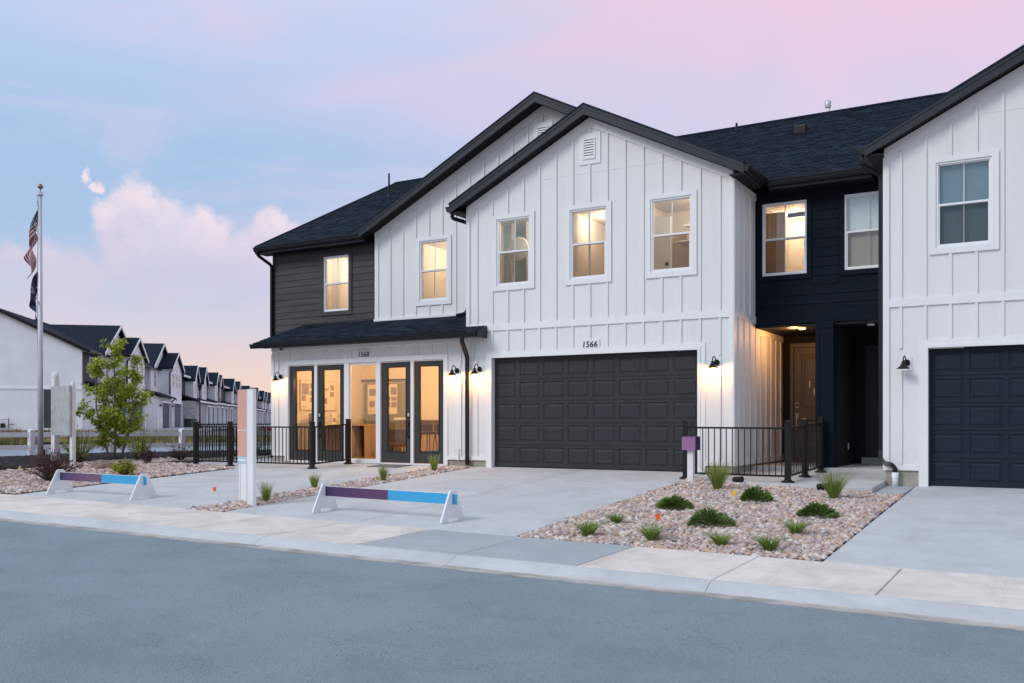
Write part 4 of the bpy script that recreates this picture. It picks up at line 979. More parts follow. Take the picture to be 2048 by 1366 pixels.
t_ = thing('side_cabinet', 'pale open cabinet standing left inside the picture window', 'cabinet', (-6.1, 2.95, .01))
MB().box(-6.50, -5.92, 2.70, 3.25, .92, .97, WOOD).box(-5.97, -5.92, 2.70, 3.25, .01, .92, WOOD).box(-6.50, -6.46, 2.70, 3.25, .01, .92, WOOD).build('carcass', t_); MB().box(-6.45, -5.98, 3.20, 3.23, .02, .92, BLACK).build('back_panel', t_)
t_ = thing('bar_counter', 'white topped counter with taupe front behind the rightmost glazed door', 'counter', (-4.0, 2.9, .01))
MB().box(-4.7, -2.9, 2.45, 3.2, 1.08, 1.15, ROOMW).build('counter_top', t_); MB().box(-4.6, -3.0, 2.65, 3.15, .01, 1.08, WOOD).build('counter_front', t_)
def stool(label, x, y):
    t_ = thing('bar_stool', label, 'stool', (x, y, .01), 'stools at the counter')
    MB().lathe([(0, .70), (.17, .70), (.20, .73), (.20, .77), (.0, .78)], (x, y, 0), DKWOOD, 16).build('seat', t_, smooth=True)
    vs = []; fs = []
    for i in range(11):
        a_ = rad(200+140*i/10)
        for z in (.78, .96): vs.append((x+.20*math.cos(a_), y+.20*math.sin(a_), z))
    MB().mesh(vs, [(2*i, 2*i+2, 2*i+3, 2*i+1) for i in range(10)], DKWOOD).build('backrest', t_, smooth=True)
    for sx in (-1, 1):
        for sy in (-1, 1): MB().tube([(x+.13*sx, y+.13*sy, .70), (x+.19*sx, y+.19*sy, .01)], .011, BLACKM, 6).build('leg', t_)
    q = [(x+.17*sx, y+.17*sy, .26) for sx, sy in ((-1, -1), (1, -1), (1, 1), (-1, 1), (-1, -1))]; MB().tube(q, .009, BLACKM, 6).build('foot_ring', t_)
stool('brown bar stool seen left behind the rightmost glazed door', -3.02, 1.72); stool('brown bar stool seen right behind the rightmost glazed door', -2.52, 1.62)
t_ = thing('lounge_chair', 'low brown lounge chair behind the glazed door with the long handle', 'chair', (-4.05, 1.5, .01))
MB().box(-4.35, -3.8, 1.25, 1.80, .36, .47, DKWOOD).build('seat', t_); MB().box(-4.35, -3.8, 1.75, 1.85, .47, .82, DKWOOD).build('backrest', t_)
for x in (-4.3, -3.85):
    for y in (1.28, 1.77): MB().tube([(x, y, .36), (x, y, .01)], .014, BLACKM, 6).build('leg', t_)

# ------------------------------------------------------------------ black railings
BAL = {}
def railing(label, runs, posts, zf, h=1.09):
    t_ = thing('metal_railing', label, 'railing', (*posts[0], zf(*posts[0])), 'black patio railings')
    for (x, y) in posts:
        z = zf(x, y); p = piece('post', t_, x-.05, x+.05, y-.05, y+.05, z, z+h, BLACKM, .008)
        MB().lathe([(.072, .05), (.078, .035), (.12, .022), (.125, .0)], (x, y, z+.002), BLACKM, 12).build('post_base', p)
        MB().box(x-.056, x+.056, y-.056, y+.056, z+h, z+h+.018, BLACKM).mesh([(x-.056, y-.056, z+h+.018), (x+.056, y-.056, z+h+.018), (x+.056, y+.056, z+h+.018), (x-.056, y+.056, z+h+.018), (x, y, z+h+.04)], [(0, 1, 4), (1, 2, 4), (2, 3, 4), (3, 0, 4)], BLACKM).build('post_cap', p)
    for (xa, ya), (xb, yb) in runs:
        a_, b_ = Vector((xa, ya, zf(xa, ya))), Vector((xb, yb, zf(xb, yb))); d = b_-a_; L = d.length; u = d/L; s = Vector((-u.y, u.x, 0))
        for nm, za, zb, w in (('top_rail', .965, 1.0, .02), ('bottom_rail', .095, .13, .016)):
            q = [a_+u*.05+s*w, b_-u*.05+s*w, b_-u*.05-s*w, a_+u*.05-s*w]
            MB().mesh([(*p.xy, p.z+za) for p in q]+[(*p.xy, p.z+zb) for p in q], [(0, 1, 2, 3), (4, 7, 6, 5), (0, 4, 5, 1), (1, 5, 6, 2), (2, 6, 7, 3), (3, 7, 4, 0)], BLACKM).build(nm, t_)
        n = max(1, round((L-.1)/.118)); st = (L-.1)/n
        for i in range(n):
            p = a_+u*(.05+st*(i+.5)); piece('baluster', t_, p.x-.008, p.x+.008, p.y-.008, p.y+.008, p.z+.131, p.z+.964, BLACKM)
railing('black metal railing across the entry porch beside the gravel bed', [((4.98, -.98), (6.93, -1.02)), ((6.93, -1.02), (6.97, .12)), ((6.97, .12), (7.02, 1.22))], [(4.98, -.98), (6.93, -1.02), (6.97, .12), (7.02, 1.22)], zp)
gl = lambda x, y: G(x, y)
railing('black metal railing in front of the two left glazed doors', [((-7.95, -1.60), (-6.75, -1.56)), ((-6.75, -1.56), (-4.10, -1.48)), ((-4.10, -1.48), (-4.06, -.22))], [(-7.95, -1.60), (-6.75, -1.56), (-4.10, -1.48), (-4.06, -.22)], gl)
# short barrier beyond it, along the side of the house
railing('far black railing continuing past the corner of the sales office', [((-7.95, -1.60), (-8.7, .6)), ((-8.7, .6), (-9.2, 2.4))], [(-8.7, .6), (-9.2, 2.4)], lambda x, y: -.02)

# ------------------------------------------------------------------ loose site objects
def barricade(label, xa, ya, xb, yb, pm, width):
    """low A-frame plank barrier"""
    za, zb = G(xa, ya), G(xb, yb); d = Vector((xb-xa, yb-ya, 0)); L = d.length; ang = math.atan2(d.y, d.x)
    t_ = thing('plank_barricade', label, 'barricade', (xa, ya, za), 'plank barricades across the driveways', rz=ang)
    t_.rotation_euler[1] = -math.atan2(zb-za, L); ORG[t_] = Vector((0, 0, 0))
    for x in (0, L):
        pts = [(-.30, 0), (-.13, 0), (-.105, .05), (.105, .05), (.13, 0), (.30, 0), (.085, .43), (.05, .455), (-.05, .455), (-.085, .43)]
        MB().prism(pts, 'x', x-.014, x+.014, SIGNW).build('end_frame', t_)
    for x in (-.016, L+.014):
        for by, bz in ((-.07, .40), (.07, .40), (-.17, .12), (.17, .12)): MB().box(x, x+.004, by-.009, by+.009, bz-.009, bz+.009, ALU).build('bolt', t_)
    z0, z1 = .245, .405; y = -.02; ext = .10
    b = MB().box(-ext, L+ext, -.018, .018, z0, z1, SIGNW).build('plank', t_)
    split = L*.52
    MB().box(.02, split, -.0215, -.0181, z0+.004, z1-.004, pm).build('purple_face', b)
    MB().box(split, L+ext-.003, -.0215, -.0181, z0+.004, z1-.004, BLUEP).build('blue_face', b)
    MB().box(-ext+.003, .0199, -.0215, -.0181, z0+.004, z1-.004, BLUEP).build('blue_end', b)
    return t_
barricade('low barricade with purple and blue plank on the middle driveway', 1.10, -6.84, 3.57, -6.88, PURPLE2, 2.4)
barricade('low barricade with mauve and blue plank on the left driveway', -5.54, -6.98, -3.17, -6.92, PURPLE, 2.4)

# directional sign pylon
zb = G(-.86, -6.7)
t_ = thing('sign_pylon', 'tall white sign pylon with peach panel at the gravel strip', 'sign', (-.86, -6.7, zb-.02), None)
def board(p, q, th, z0, z1, m, name, parent, off=0.):
    p, q = Vector(p), Vector(q); d = (q-p).normalized(); n = Vector((d.y, -d.x)); p, q = p+n*off, q+n*off
    return MB().prism([tuple(p), tuple(q), tuple(q-n*th), tuple(p-n*th)], 'z', z0, z1, m).build(name, parent)
A0, A1, B0, B1 = Vector((-1.33, -6.40)), Vector((-.97, -6.53)), Vector((-.77, -6.72)), Vector((-.44, -6.90))
board(A0.lerp(A1, .12), A0.lerp(A1, .30), .05, zb-.1, zb+.70, PVC, 'leg', t_); board(A0.lerp(A1, .34), A0.lerp(A1, .95), .05, zb-.1, zb+.70, SIGNW, 'leg', t_)
pb = board(A0, A1, .07, zb+.67, zb+1.965, SIGNW, 'sign_panel', t_)
board(A0, A1, .002, zb+.80, zb+1.962, PEACH, 'peach_face', pb, .0035); board(A0, A1, .002, zb+.672, zb+.797, AQUA, 'aqua_band', pb, .0035)
board(A0.lerp(A1, .08), A0.lerp(A1, .92), .002, zb+.715, zb+.752, SIGNW, 'print_line', pb, .007); board(A0, A1, .002, zb+1.250, zb+1.264, SIGNW, 'divider_line', pb, .007)
board(B0, B1, .055, zb-.12, zb+1.955, SIGNW, 'side_board', t_); board(B0, B0.lerp(B1, .07), .002, zb-.1, zb+1.95, PVC, 'edge_strip', t_, .003)
# mailbox post
mx_, my_ = 5.27, -1.50; zb = G(mx_, my_)
t_ = thing('brochure_post', 'short white post carrying a purple brochure box beside the porch railing', 'post box', (mx_, my_, zb))
MB().box(mx_-.055, mx_+.055, my_-.05, my_+.05, zb-.1, zb+.64, PVC).build('post', t_)
b = MB().box(mx_-.13, mx_+.13, my_-.13, my_+.13, zb+.60, zb+.855, MBOXP).build('box', t_, loc=(mx_, my_, zb+.60))
MB().box(mx_-.132, mx_+.132, my_-.134, my_-.1305, zb+.845, zb+.853, PURPLE2).build('lid_lip', b)
MB().box(mx_+.1305, mx_+.134, my_-.125, my_+.125, zb+.605, zb+.845, PURPLE2).build('side_print', b)
def marker_flag(label, x, y, m, lean):
    z = G(x, y); t_ = thing('marker_flag', label, 'marker flag', (x, y, z))
    top = Vector((x+lean[0], y+lean[1], z+.26)); MB().tube([(x, y, z-.02), tuple(top)], .003, WIRE, 5).build('wire', t_)
    vs = []; n = 5
    for i in range(n+1):
        u = i/n
        for v in (0, .5, 1): p = top+Vector((-.015-.07*u*(1-.3*v), .015*math.sin(u*6+v*2), -.005-.085*v-.04*u)); vs.append(p)
    MB().mesh(vs, [(i*3+j, i*3+3+j, i*3+4+j, i*3+1+j) for i in range(n) for j in (0, 1)], m).build('flag', t_, smooth=True)
marker_flag('orange marker flag on bent wire at the left driveway edge', -1.52, -6.62, FLAGO, (-.17, .05))
marker_flag('orange marker flag among the stones of the big gravel bed', 6.66, -6.5, FLAGO, (-.02, .02))
marker_flag('yellow marker flag leaning in the big gravel bed', 6.83, -3.9, FLAGY, (.03, .03))
marker_flag('yellow marker flag in dark mulch at the far left', -9.45, -5.35, FLAGY, (-.04, .02))
for i, (x, y, lab) in enumerate(((6.10, -1.30, 'small black ground spotlight lying beside the porch slab near the railing'), (7.68, -1.62, 'small black ground spotlight half hidden by the grass clump'))):
    t_ = thing('ground_spotlight', lab, 'garden light', (x, y, G(x, y)), 'garden spotlights')
    z = G(x, y)+.05+(.03 if i else .02); MB().tube([(x-.09, y+.02, z), (x+.09, y-.03, z+.02)], .052, BLACKM, 12).build('housing', t_)
    MB().tube([(x, y, z-.04), (x, y, z-.2)], .014, BLACKM, 6).build('stake', t_); MB().lathe([(0, 0), (.045, .002)], (x-.095, y+.02, z), ALU, 10, 'y').build('lens', t_)
o = MB().mesh([(-3.05, -.75, G(-3, -.75)+.014), (-2.15, -.75, G(-2, -.75)+.014), (-2.15, -.15, G(-2, -.15)+.014), (-3.05, -.15, G(-3, -.15)+.014), (-3.05, -.75, G(-3, -.75)), (-2.15, -.75, G(-2, -.75)), (-2.15, -.15, G(-2, -.15)), (-3.05, -.15, G(-3, -.15))], [(0, 1, 2, 3), (4, 5, 1, 0), (5, 6, 2, 1), (7, 4, 0, 3)], BASE).build('door_mat')
prop(o, 'thin grey door mat before the glazed door with the long handle', 'mat')
t_ = thing('door_stop', 'tiny black floor stop between the left railing and its doors', 'door stop', (-4.75, -.75, G(-4.75, -.75)))
MB().lathe([(0, .07), (.03, .065), (.03, .04), (.014, .03), (.014, 0)], (-4.75, -.75, G(-4.75, -.75)), BLACK, 10).build('body', t_)

# ------------------------------------------------------------------ flagpole
fx, fy, fz = -12.35, -3.0, -.25
def cloth(nu, nv, P, m, name, parent):
    vs = [P(i/nu, j/nv) for j in range(nv+1) for i in range(nu+1)]
    fs = [(j*(nu+1)+i, j*(nu+1)+i+1, (j+1)*(nu+1)+i+1, (j+1)*(nu+1)+i) for j in range(nv) for i in range(nu)]
    me = MB().mesh(vs, fs, m).data(name, ORG[parent], True); uv = me.uv_layers.new(name='uv')
    for lp in me.loops: i = lp.vertex_index; uv.data[lp.index].uv = ((i % (nu+1))/nu, (i//(nu+1))/nv)
    return link(name, me, parent, ORG[parent])
def flag_mat(name, kind):
    m = bpy.data.materials.new(name); m.use_nodes = True; t = NT(m.node_tree); b = t.n['Principled BSDF']; b.inputs['Roughness'].default_value = .8
    tc = t.new('ShaderNodeTexCoord'); s = t.new('ShaderNodeSeparateXYZ'); t.link(tc.outputs['UV'], s.inputs[0]); u, v = s.outputs[0], s.outputs[1]
    if kind == 'us':
        st = t.math('FLOOR', t.math('MULTIPLY', v, 12.99)); odd = t.math('SUBTRACT', 1.0, t.math('MODULO', st, 2.0))
        c = t.mix(odd, (.66, .64, .64), (.36, .02, .04))
        can = t.math('MULTIPLY', t.math('LESS_THAN', u, .40), t.math('LESS_THAN', v, .538))
        du = t.math('SUBTRACT', t.math('FRACT', t.math('MULTIPLY', u, 15)), .5); dv = t.math('SUBTRACT', t.math('FRACT', t.math('MULTIPLY', v, 9.3*1.8)), .5)
        r = t.math('SQRT', t.math('ADD', t.math('MULTIPLY', du, du), t.math('MULTIPLY', dv, dv)))
        c = t.mix(can, c, t.mix(t.math('LESS_THAN', r, .27), (.012, .022, .075), (.75, .75, .78)))
    else:
        n = t.noise(t.vmath('MULTIPLY', tc.outputs['UV'], (3, 26, 1)), 3.2, 2, .5)
        band = t.math('MULTIPLY', t.math('LESS_THAN', t.math('ABSOLUTE', t.math('SUBTRACT', u, .42)), .17), t.math('LESS_THAN', t.math('ABSOLUTE', t.math('SUBTRACT', v, .45)), .16))
        c = t.mix(t.math('MULTIPLY', band, t.smooth(n.outputs[0], .52, .56)), (.022, .022, .070), (.55, .55, .60))
    t.link(c, b.inputs['Base Color']); return m
t_ = thing('flagpole', 'tall aluminium flagpole with gold ball standing in the mulch bed', 'flagpole', (fx, fy, fz))
MB().tube([(fx, fy, fz-.2), (fx, fy, fz+2.6), (fx, fy, fz+7.35)], [.072, .066, .042], ALU, 14).build('pole', t_, smooth=True)
MB().lathe([(0, .22), (.035, .215), (.062, .185), (.072, .15), (.062, .112), (.03, .085), (.014, .07), (.014, 0)], (fx, fy, fz+7.42), GOLD, 14).build('ball', t_, smooth=True)
MB().lathe([(.03, .06), (.07, .04), (.075, -.03), (.055, -.04)], (fx, fy, fz+7.37), ALU, 12).box(fx-.14, fx, fy-.03, fy+.03, fz+7.33, fz+7.38, ALU).build('truck', t_)
MB().box(fx-.11, fx-.06, fy-.02, fy+.02, fz+1.62, fz+1.70, ALU).box(fx-.12, fx-.10, fy-.015, fy+.015, fz+1.55, fz+1.77, ALU).build('cleat', t_)
MB().tube([(fx-.11, fy, fz+7.32), (fx-.115, fy-.01, fz+4.5), (fx-.11, fy, fz+1.7)], .007, WIRE, 5).build('halyard', t_)
MB().tube([(fx-.10, fy-.06, fz+4.62), (fx+.03, fy-.08, fz+4.45), (fx+.12, fy-.06, fz+4.30)], .013, WIRE, 6).build('snap_hook', t_)
rx, ry = .861, .508
def drape1(u, v):
    z = 7.22-.95*v*(1-.55*u) - 1.75*u*(1-.05*v)-.10*u*v
    off = -.10-(.30*math.sin(min(u*1.5, 1)*math.pi*.75)*(.12+.88*v))*(1-.25*u)-.03*u+.05*math.sin(u*15+v*3)*(.2+.8*u)
    dep = .07*math.sin(u*13+v*4)+.04*math.sin(u*23)
    return (fx+rx*off-ry*dep, fy+ry*off+rx*dep, fz+z)
ft_ = thing('national_flag', 'limp stars and stripes flag hanging at the top of the pole', 'flag', (fx-.11, fy, fz+7.2)); cloth(46, 26, drape1, flag_mat('stars_and_stripes_cloth', 'us'), 'flag_cloth', ft_)
def drape2(u, v):
    z = 5.48-.85*v*(1-.5*u)-1.15*u
    off = -.11-.22*math.sin(min(u*1.6, 1)*math.pi)*(.25+.75*v)*(1-.3*u)+.03*math.sin(u*15+v*5)
    dep = .06*math.sin(u*12+v*3)
    return (fx+rx*off-ry*dep, fy+ry*off+rx*dep, fz+z)
ft_ = thing('banner_flag', 'dark navy second flag with pale lettering hanging below the striped flag', 'flag', (fx-.11, fy, fz+5.0)); cloth(34, 20, drape2, flag_mat('navy_banner_cloth', 'navy'), 'flag_cloth', ft_)

# blurred hanging sign beside the pole
def mottled(t, c, geo, P):
    n = t.noise(geo.outputs['Position'], 2.2, 2, .5, 1.5); n2 = t.noise(geo.outputs['Position'], 5, 3, .5)
    c = t.ramp(n.outputs[0], [(.3, (.26, .30, .31)), (.5, (.43, .46, .46)), (.7, (.35, .37, .36))])
    return t.mix(t.smooth(n2.outputs[0], .45, .7, 0, .5), c, (.56, .58, .58))
MOTT = mat('grey_mottled_sign_print', (.5, .5, .5), .4, extra=mottled)
sa, sb = Vector((-11.25, -3.30)), Vector((-10.12, -3.58)); zb = -.05
t_ = thing('hanging_sign', 'white two post sign with pale grey blank panel right of the flagpole', 'sign', (sa.x, sa.y, zb))
for p, h, r in ((sa, 2.22, .072), (sb, 1.95, .05)):
    MB().box(p.x-r, p.x+r, p.y-r, p.y+r, zb-.2, zb+h, PVC).lathe([(r*1.25, 0), (r*1.25, .05), (r, .12), (0, .15)], (p.x, p.y, zb+h), PVC, 12).build('post', t_)
d = (sb-sa).normalized(); nn = Vector((-d.y, d.x)); q = [sa+d*.09-nn*.09, sb+d*.16-nn*.09, sb+d*.16-nn*.14, sa+d*.09-nn*.14]
MB().mesh([(*p, zb+.74) for p in q]+[(*p, zb+1.98) for p in q], [(0, 1, 2, 3), (4, 7, 6, 5), (0, 4, 5, 1), (1, 5, 6, 2), (2, 6, 7, 3), (3, 7, 4, 0)], MOTT).build('sign_panel', t_)

# ------------------------------------------------------------------ white rail fence along the cross street
t_ = thing('rail_fence', 'low white two rail vinyl fence along the side street', 'fence', (F0.x, F0.y, -.12))
for i in range(-3, 18):
    x, y = fr(2.28*i, 0); z = T(0)+.0
    p = piece('post', t_, x-.072, x+.072, y-.072, y+.072, z-.1, z+.90, FENCEW)
    MB().mesh([(x-.085, y-.085, z+.90), (x+.085, y-.085, z+.90), (x+.085, y+.085, z+.90), (x-.085, y+.085, z+.90), (x, y, z+.945)], [(0, 1, 4), (1, 2, 4), (2, 3, 4), (3, 0, 4)], FENCEW).build('post_cap', p)
    for za, zb in ((.70, .84), (.325, .465)):
        a_, b_ = Vector(fr(2.28*i+.06, 0)), Vector(fr(2.28*i+2.22, 0)); q = [a_+FN*.022, b_+FN*.022, b_-FN*.022, a_-FN*.022]
        MB().mesh([(*k, z+za) for k in q]+[(*k, z+zb) for k in q], [(0, 1, 2, 3), (4, 7, 6, 5), (0, 4, 5, 1), (1, 5, 6, 2), (2, 6, 7, 3), (3, 7, 4, 0)], FENCEW).build('rail', t_)

# ------------------------------------------------------------------ gravel and mulch beds
def inside(p, poly):
    c = False; n = len(poly)
    for i in range(n):
        (xa, ya), (xb, yb) = poly[i], poly[(i+1) % n]
        if (ya > p[1]) != (yb > p[1]) and p[0] < (xb-xa)*(p[1]-ya)/(yb-ya)+xa: c = not c
    return c
def ico(sub):
    bm = bmesh.new(); bmesh.ops.create_icosphere(bm, subdivisions=sub, radius=1); v = np.array([x.co[:] for x in bm.verts]); f = np.array([[q.index for q in x.verts] for x in bm.faces]); bm.free(); return v, f
RN = np.random.default_rng(5)
def stones(name, label, poly, zf, sub, pitch, rmin, rmax, lift=0., avoid=None, mound=None):
    xs = [p[0] for p in poly]; ys = [p[1] for p in poly]; base, F = ico(sub); nv = len(base)
    var = [base*(1+.22*RN.standard_normal((nv, 1)).clip(-1.4, 1.4)) for _ in range(10)]
    V = []; FF = []; k = 0; y = min(ys); row = 0
    while y < max(ys):
        x = min(xs)+(row % 2)*pitch*.5
        while x < max(xs):
            p = (x+R.uniform(-.4, .4)*pitch, y+R.uniform(-.4, .4)*pitch)
            if inside(p, poly) and not (avoid and avoid(*p)):
                r = rmin+(rmax-rmin)*R.random()**1.8; s = np.array([r*R.uniform(.9, 1.45), r*R.uniform(.75, 1.0), r*R.uniform(.45, .75)])
                M = np.array(Euler((R.uniform(-.6, .6), R.uniform(-.6, .6), R.uniform(0, 6.3))).to_matrix())
                v = (var[R.randrange(10)]*s)@M.T; v += np.array([p[0], p[1], zf(*p)+lift+r*R.uniform(.1, .55)])
                V.append(v); FF.append(F+k); k += nv
            x += pitch
        y += pitch*.87; row += 1
    V = np.concatenate(V); FF = np.concatenate(FF); me = bpy.data.meshes.new(name)
    me.vertices.add(len(V)); me.vertices.foreach_set('co', V.ravel()); me.loops.add(FF.size); me.loops.foreach_set('vertex_index', FF.ravel().astype(np.int32))
    me.polygons.add(len(FF)); me.polygons.foreach_set('loop_start', np.arange(0, FF.size, 3, dtype=np.int32)); me.polygons.foreach_set('use_smooth', np.ones(len(FF), bool) if sub > 1 else np.zeros(len(FF), bool))
    me.materials.append(STONE); me.update(calc_edges=True); me.validate()
    o = link(name, me); prop(o, label, 'gravel', kind='stuff')
    # bedding under the stones
    bx, by = steps((min(xs), max(xs), 24)), steps((min(ys), max(ys), 24))
    bm = bmesh.new(); vv = [bm.verts.new((x, y, zf(x, y)+lift)) for x, y in poly]; f = bm.faces.new(vv); bmesh.ops.triangulate(bm, faces=[f])
    bmesh.ops.subdivide_edges(bm, edges=bm.edges[:], cuts=7, use_grid_fill=True)
    for q in bm.verts: q.co.z = zf(q.co.x, q.co.y)+lift+.004
    m2 = bpy.data.meshes.new('gravel_bedding'); bm.to_mesh(m2); bm.free(); m2.materials.append(STONEBED); link('gravel_bedding', m2)['kind'] = 'structure'
    return o
bed1 = [(5.06, -7.54), (8.93, -7.54), (8.93, -1.5), (8.43, -1.5), (8.43, -1.43), (7.0, -1.43), (5.9, -1.20), (5.06, -1.06)]
stones('gravel_bed', 'big bed of pink and grey river stones between the two right driveways', bed1, G, 2, .049, .022, .048, -.015)
bed2 = [(-1.30, -7.53), (-.45, -7.53), (-.45, -.02), (-.60, -.02), (-1.30, -.02)]
stones('gravel_strip', 'narrow strip of river stones between the left and middle driveways', bed2, G, 2, .052, .022, .047, -.02)
def zl(x, y): return G(x, y)+.02+.10*max(0, min(1, (-6.4-x)/3))*max(0, min(1, (y+7.5)/2))
bed3 = [(-6.12, -7.53), (-6.12, -2.03), (-8.6, -2.03), (-8.9, -1.5), (-9.3, -1.2), (-10.3, -2.6), (-10.1, -4.0), (-10.0, -5.2), (-11.5, -6.2), (-14.0, -7.0), (-14.0, -7.53)]
stones('gravel_bed', 'bed of mauve river stones left of the left driveway by the mulch', bed3, zl, 1, .060, .028, .056, -.015)
# mulch mound
mp = [(-9.2, -1.2), (-10.4, -2.6), (-10.2, -4.0), (-10.1, -5.2), (-11.6, -6.2), (-14.2, -7.2), (-18.0, -7.0), (-16.4, -3.5), (-15.0, -1.6), (-14.1, 1.2), (-13.0, 4.0), (-11.6, 5.6), (-9.0, 3.2), (-8.75, -.2)]
vs, fs = [], []; k = 0
for i in range(120):
    for j in range(150):
        x, y = -18.2+i*.08, -7.4+j*.088
        if inside((x, y), mp):
            a_, n_ = tn(x, y); e = min(1, max(0, -n_/1.2)); b = len(vs)
            zf_ = lambda X, Y: max(zl(X, min(Y, -.5))-.10, -.28)*.55+.05+.05*e+.035*noise.noise((X*6, Y*6, 0))+.03*noise.noise((X*17, Y*17, 3))
            vs += [(x, y, zf_(x, y)), (x+.08, y, zf_(x+.08, y)), (x+.08, y+.088, zf_(x+.08, y+.088)), (x, y+.088, zf_(x, y+.088))]; fs.append((b, b+1, b+2, b+3))
o = MB().mesh(vs, fs, MULCH).build('mulch_bed'); prop(o, 'dark brown mulch bed under the flagpole along the white fence', 'mulch', kind='stuff')

# ------------------------------------------------------------------ plants
def blades(mb, c, n, h0, h1, spread, curl, w, m, rr=None):
    for _ in range(n):
        a_ = R.uniform(0, 6.283); h = R.uniform(h0, h1); lean = spread*R.random()**.7; r0 = R.uniform(0, .05); d = Vector((math.cos(a_), math.sin(a_), 0)); s = Vector((-d.y, d.x, 0))
        p = Vector(c)+d*r0; pts = []
        for k in range(4):
            u = k/3; q = p+d*(lean*h*u+curl*h*u*u)+Vector((0, 0, h*(u-curl*.55*u*u*u))); ww = w*(1-u)**.6*(1 if k else .8)+.0006
            pts += [q-s*ww, q+s*ww]
        mb.mesh(pts, [(0, 1, 3, 2), (2, 3, 5, 4), (4, 5, 7, 6)], DEADB if R.random() < .10 else m)
def grass_clump(label, x, y, n, h0, h1, spread, curl, w, m, name='grass_clump', group='grasses in the gravel', cat='grass plant', z=None):
    z = G(x, y)-.01 if z is None else z; mb = MB(); blades(mb, (x, y, z), n, h0, h1, spread, curl, w, m)
    return prop(mb.build(name, loc=(x, y, z)), label, cat, group)
grass_clump('tall upright grass clump at the porch railing by the brochure post', 6.02, -2.25, 330, .30, .62, .55, .20, .005, BLADE)
mb = MB(); blades(mb, (5.80, -2.1, G(5.8, -2.1)), 26, .30, .45, .9, .2, .003, BLADE); 
grass_clump('tall upright grass clump below the porch slab corner', 8.02, -2.42, 330, .28, .56, .60, .18, .005, BLADE)
for x, y, lab in ((5.90, -7.18, 'strappy daylily clump nearest the middle driveway by the sidewalk'), (5.84, -6.15, 'small strappy daylily clump set back along the driveway edge'), (6.78, -7.15, 'strappy daylily clump just below the orange marker flag'),
                  (7.66, -7.12, 'strappy daylily clump in the middle of the sidewalk edge below the junipers'), (8.28, -5.95, 'wide strappy daylily clump between the right juniper and the sidewalk'), (8.28, -7.22, 'strappy daylily clump nearest the right driveway at the sidewalk')):
    _k = R.uniform(.75, 1.2); grass_clump(lab, x, y, int(170*_k), .18*_k, .32*_k, .62, .55, .0058, BLADE2, 'daylily_clump', 'daylilies in the gravel', 'daylily')
for x, y, h, lab in ((-.72, -6.32, .34, 'spiky grass tuft right beside the white sign pylon'), (-1.22, -4.55, .30, 'spiky grass tuft half hidden behind the middle barricade'), (-.68, -3.1, .34, 'spiky grass tuft halfway up the narrow gravel strip'), (-.84, -1.1, .36, 'spiky grass tuft at the head of the strip by the downspout')):
    grass_clump(lab, x, y, 120, h*.55, h*1.25, .38, .12, .0055, BLADE, 'grass_tuft', 'tufts in the gravel strip', 'grass plant')
def juniper(label, x, y, rx_, ry_, h):
    z = G(x, y); mb = MB()
    for _ in range(1500):
        a_ = R.uniform(0, 6.283); q = R.random()**.55; e = 1-q*q; px = x+rx_*q*math.cos(a_)*(1+.25*math.sin(3*a_+x)); py = y+ry_*q*math.sin(a_)*(1+.25*math.sin(2*a_+y)); pz = z+h*(.15+.85*e*(.75+.25*noise.noise((px*9, py*9, 1))))*R.uniform(.35, 1.15)
        d = Vector((math.cos(a_)*(.4+q), math.sin(a_)*(.4+q), R.uniform(.2, 1.0))).normalized(); s = d.cross(Vector((R.uniform(-1, 1), R.uniform(-1, 1), R.uniform(-1, 1)))).normalized()
        L = R.uniform(.035, .075); w = .008; p = Vector((px, py, pz))
        mb.mesh([p-s*w, p+s*w, p+d*L*.6+s*w*.8, p+d*L, p+d*L*.6-s*w*.8], [(0, 1, 2, 3, 4)], JUN)
    for _ in range(9):
        a_ = R.uniform(0, 6.283); mb.tube([(x, y, z), (x+rx_*.7*math.cos(a_), y+ry_*.7*math.sin(a_), z+h*.4)], .007, TWIG, 4)
    prop(mb.build('juniper', loc=(x, y, z)), label, 'juniper', 'low junipers in the gravel')
juniper('low spreading juniper closest to the middle driveway edge', 6.10, -4.62, .24, .25, .22)
juniper('low dark juniper in the centre of the gravel bed', 7.07, -5.82, .27, .27, .26)
juniper('rounded juniper in front of the porch railing beside the yellow flag', 6.98, -3.32, .22, .23, .27)
juniper('low juniper nearest the right driveway', 8.20, -4.42, .24, .25, .22)

def leaf(mb, p, size, m, droop=.0):
    d = Vector((R.uniform(-1, 1), R.uniform(-1, 1), R.uniform(-.8, .7)-droop)).normalized(); s = d.cross(Vector((R.uniform(-1, 1), R.uniform(-1, 1), 1))).normalized(); w = size*.3
    up = d.cross(s)*size*.07
    mb.mesh([p, p+d*size*.45+s*w+up, p+d*size, p+d*size*.45-s*w+up], [(0, 1, 2, 3)], m)
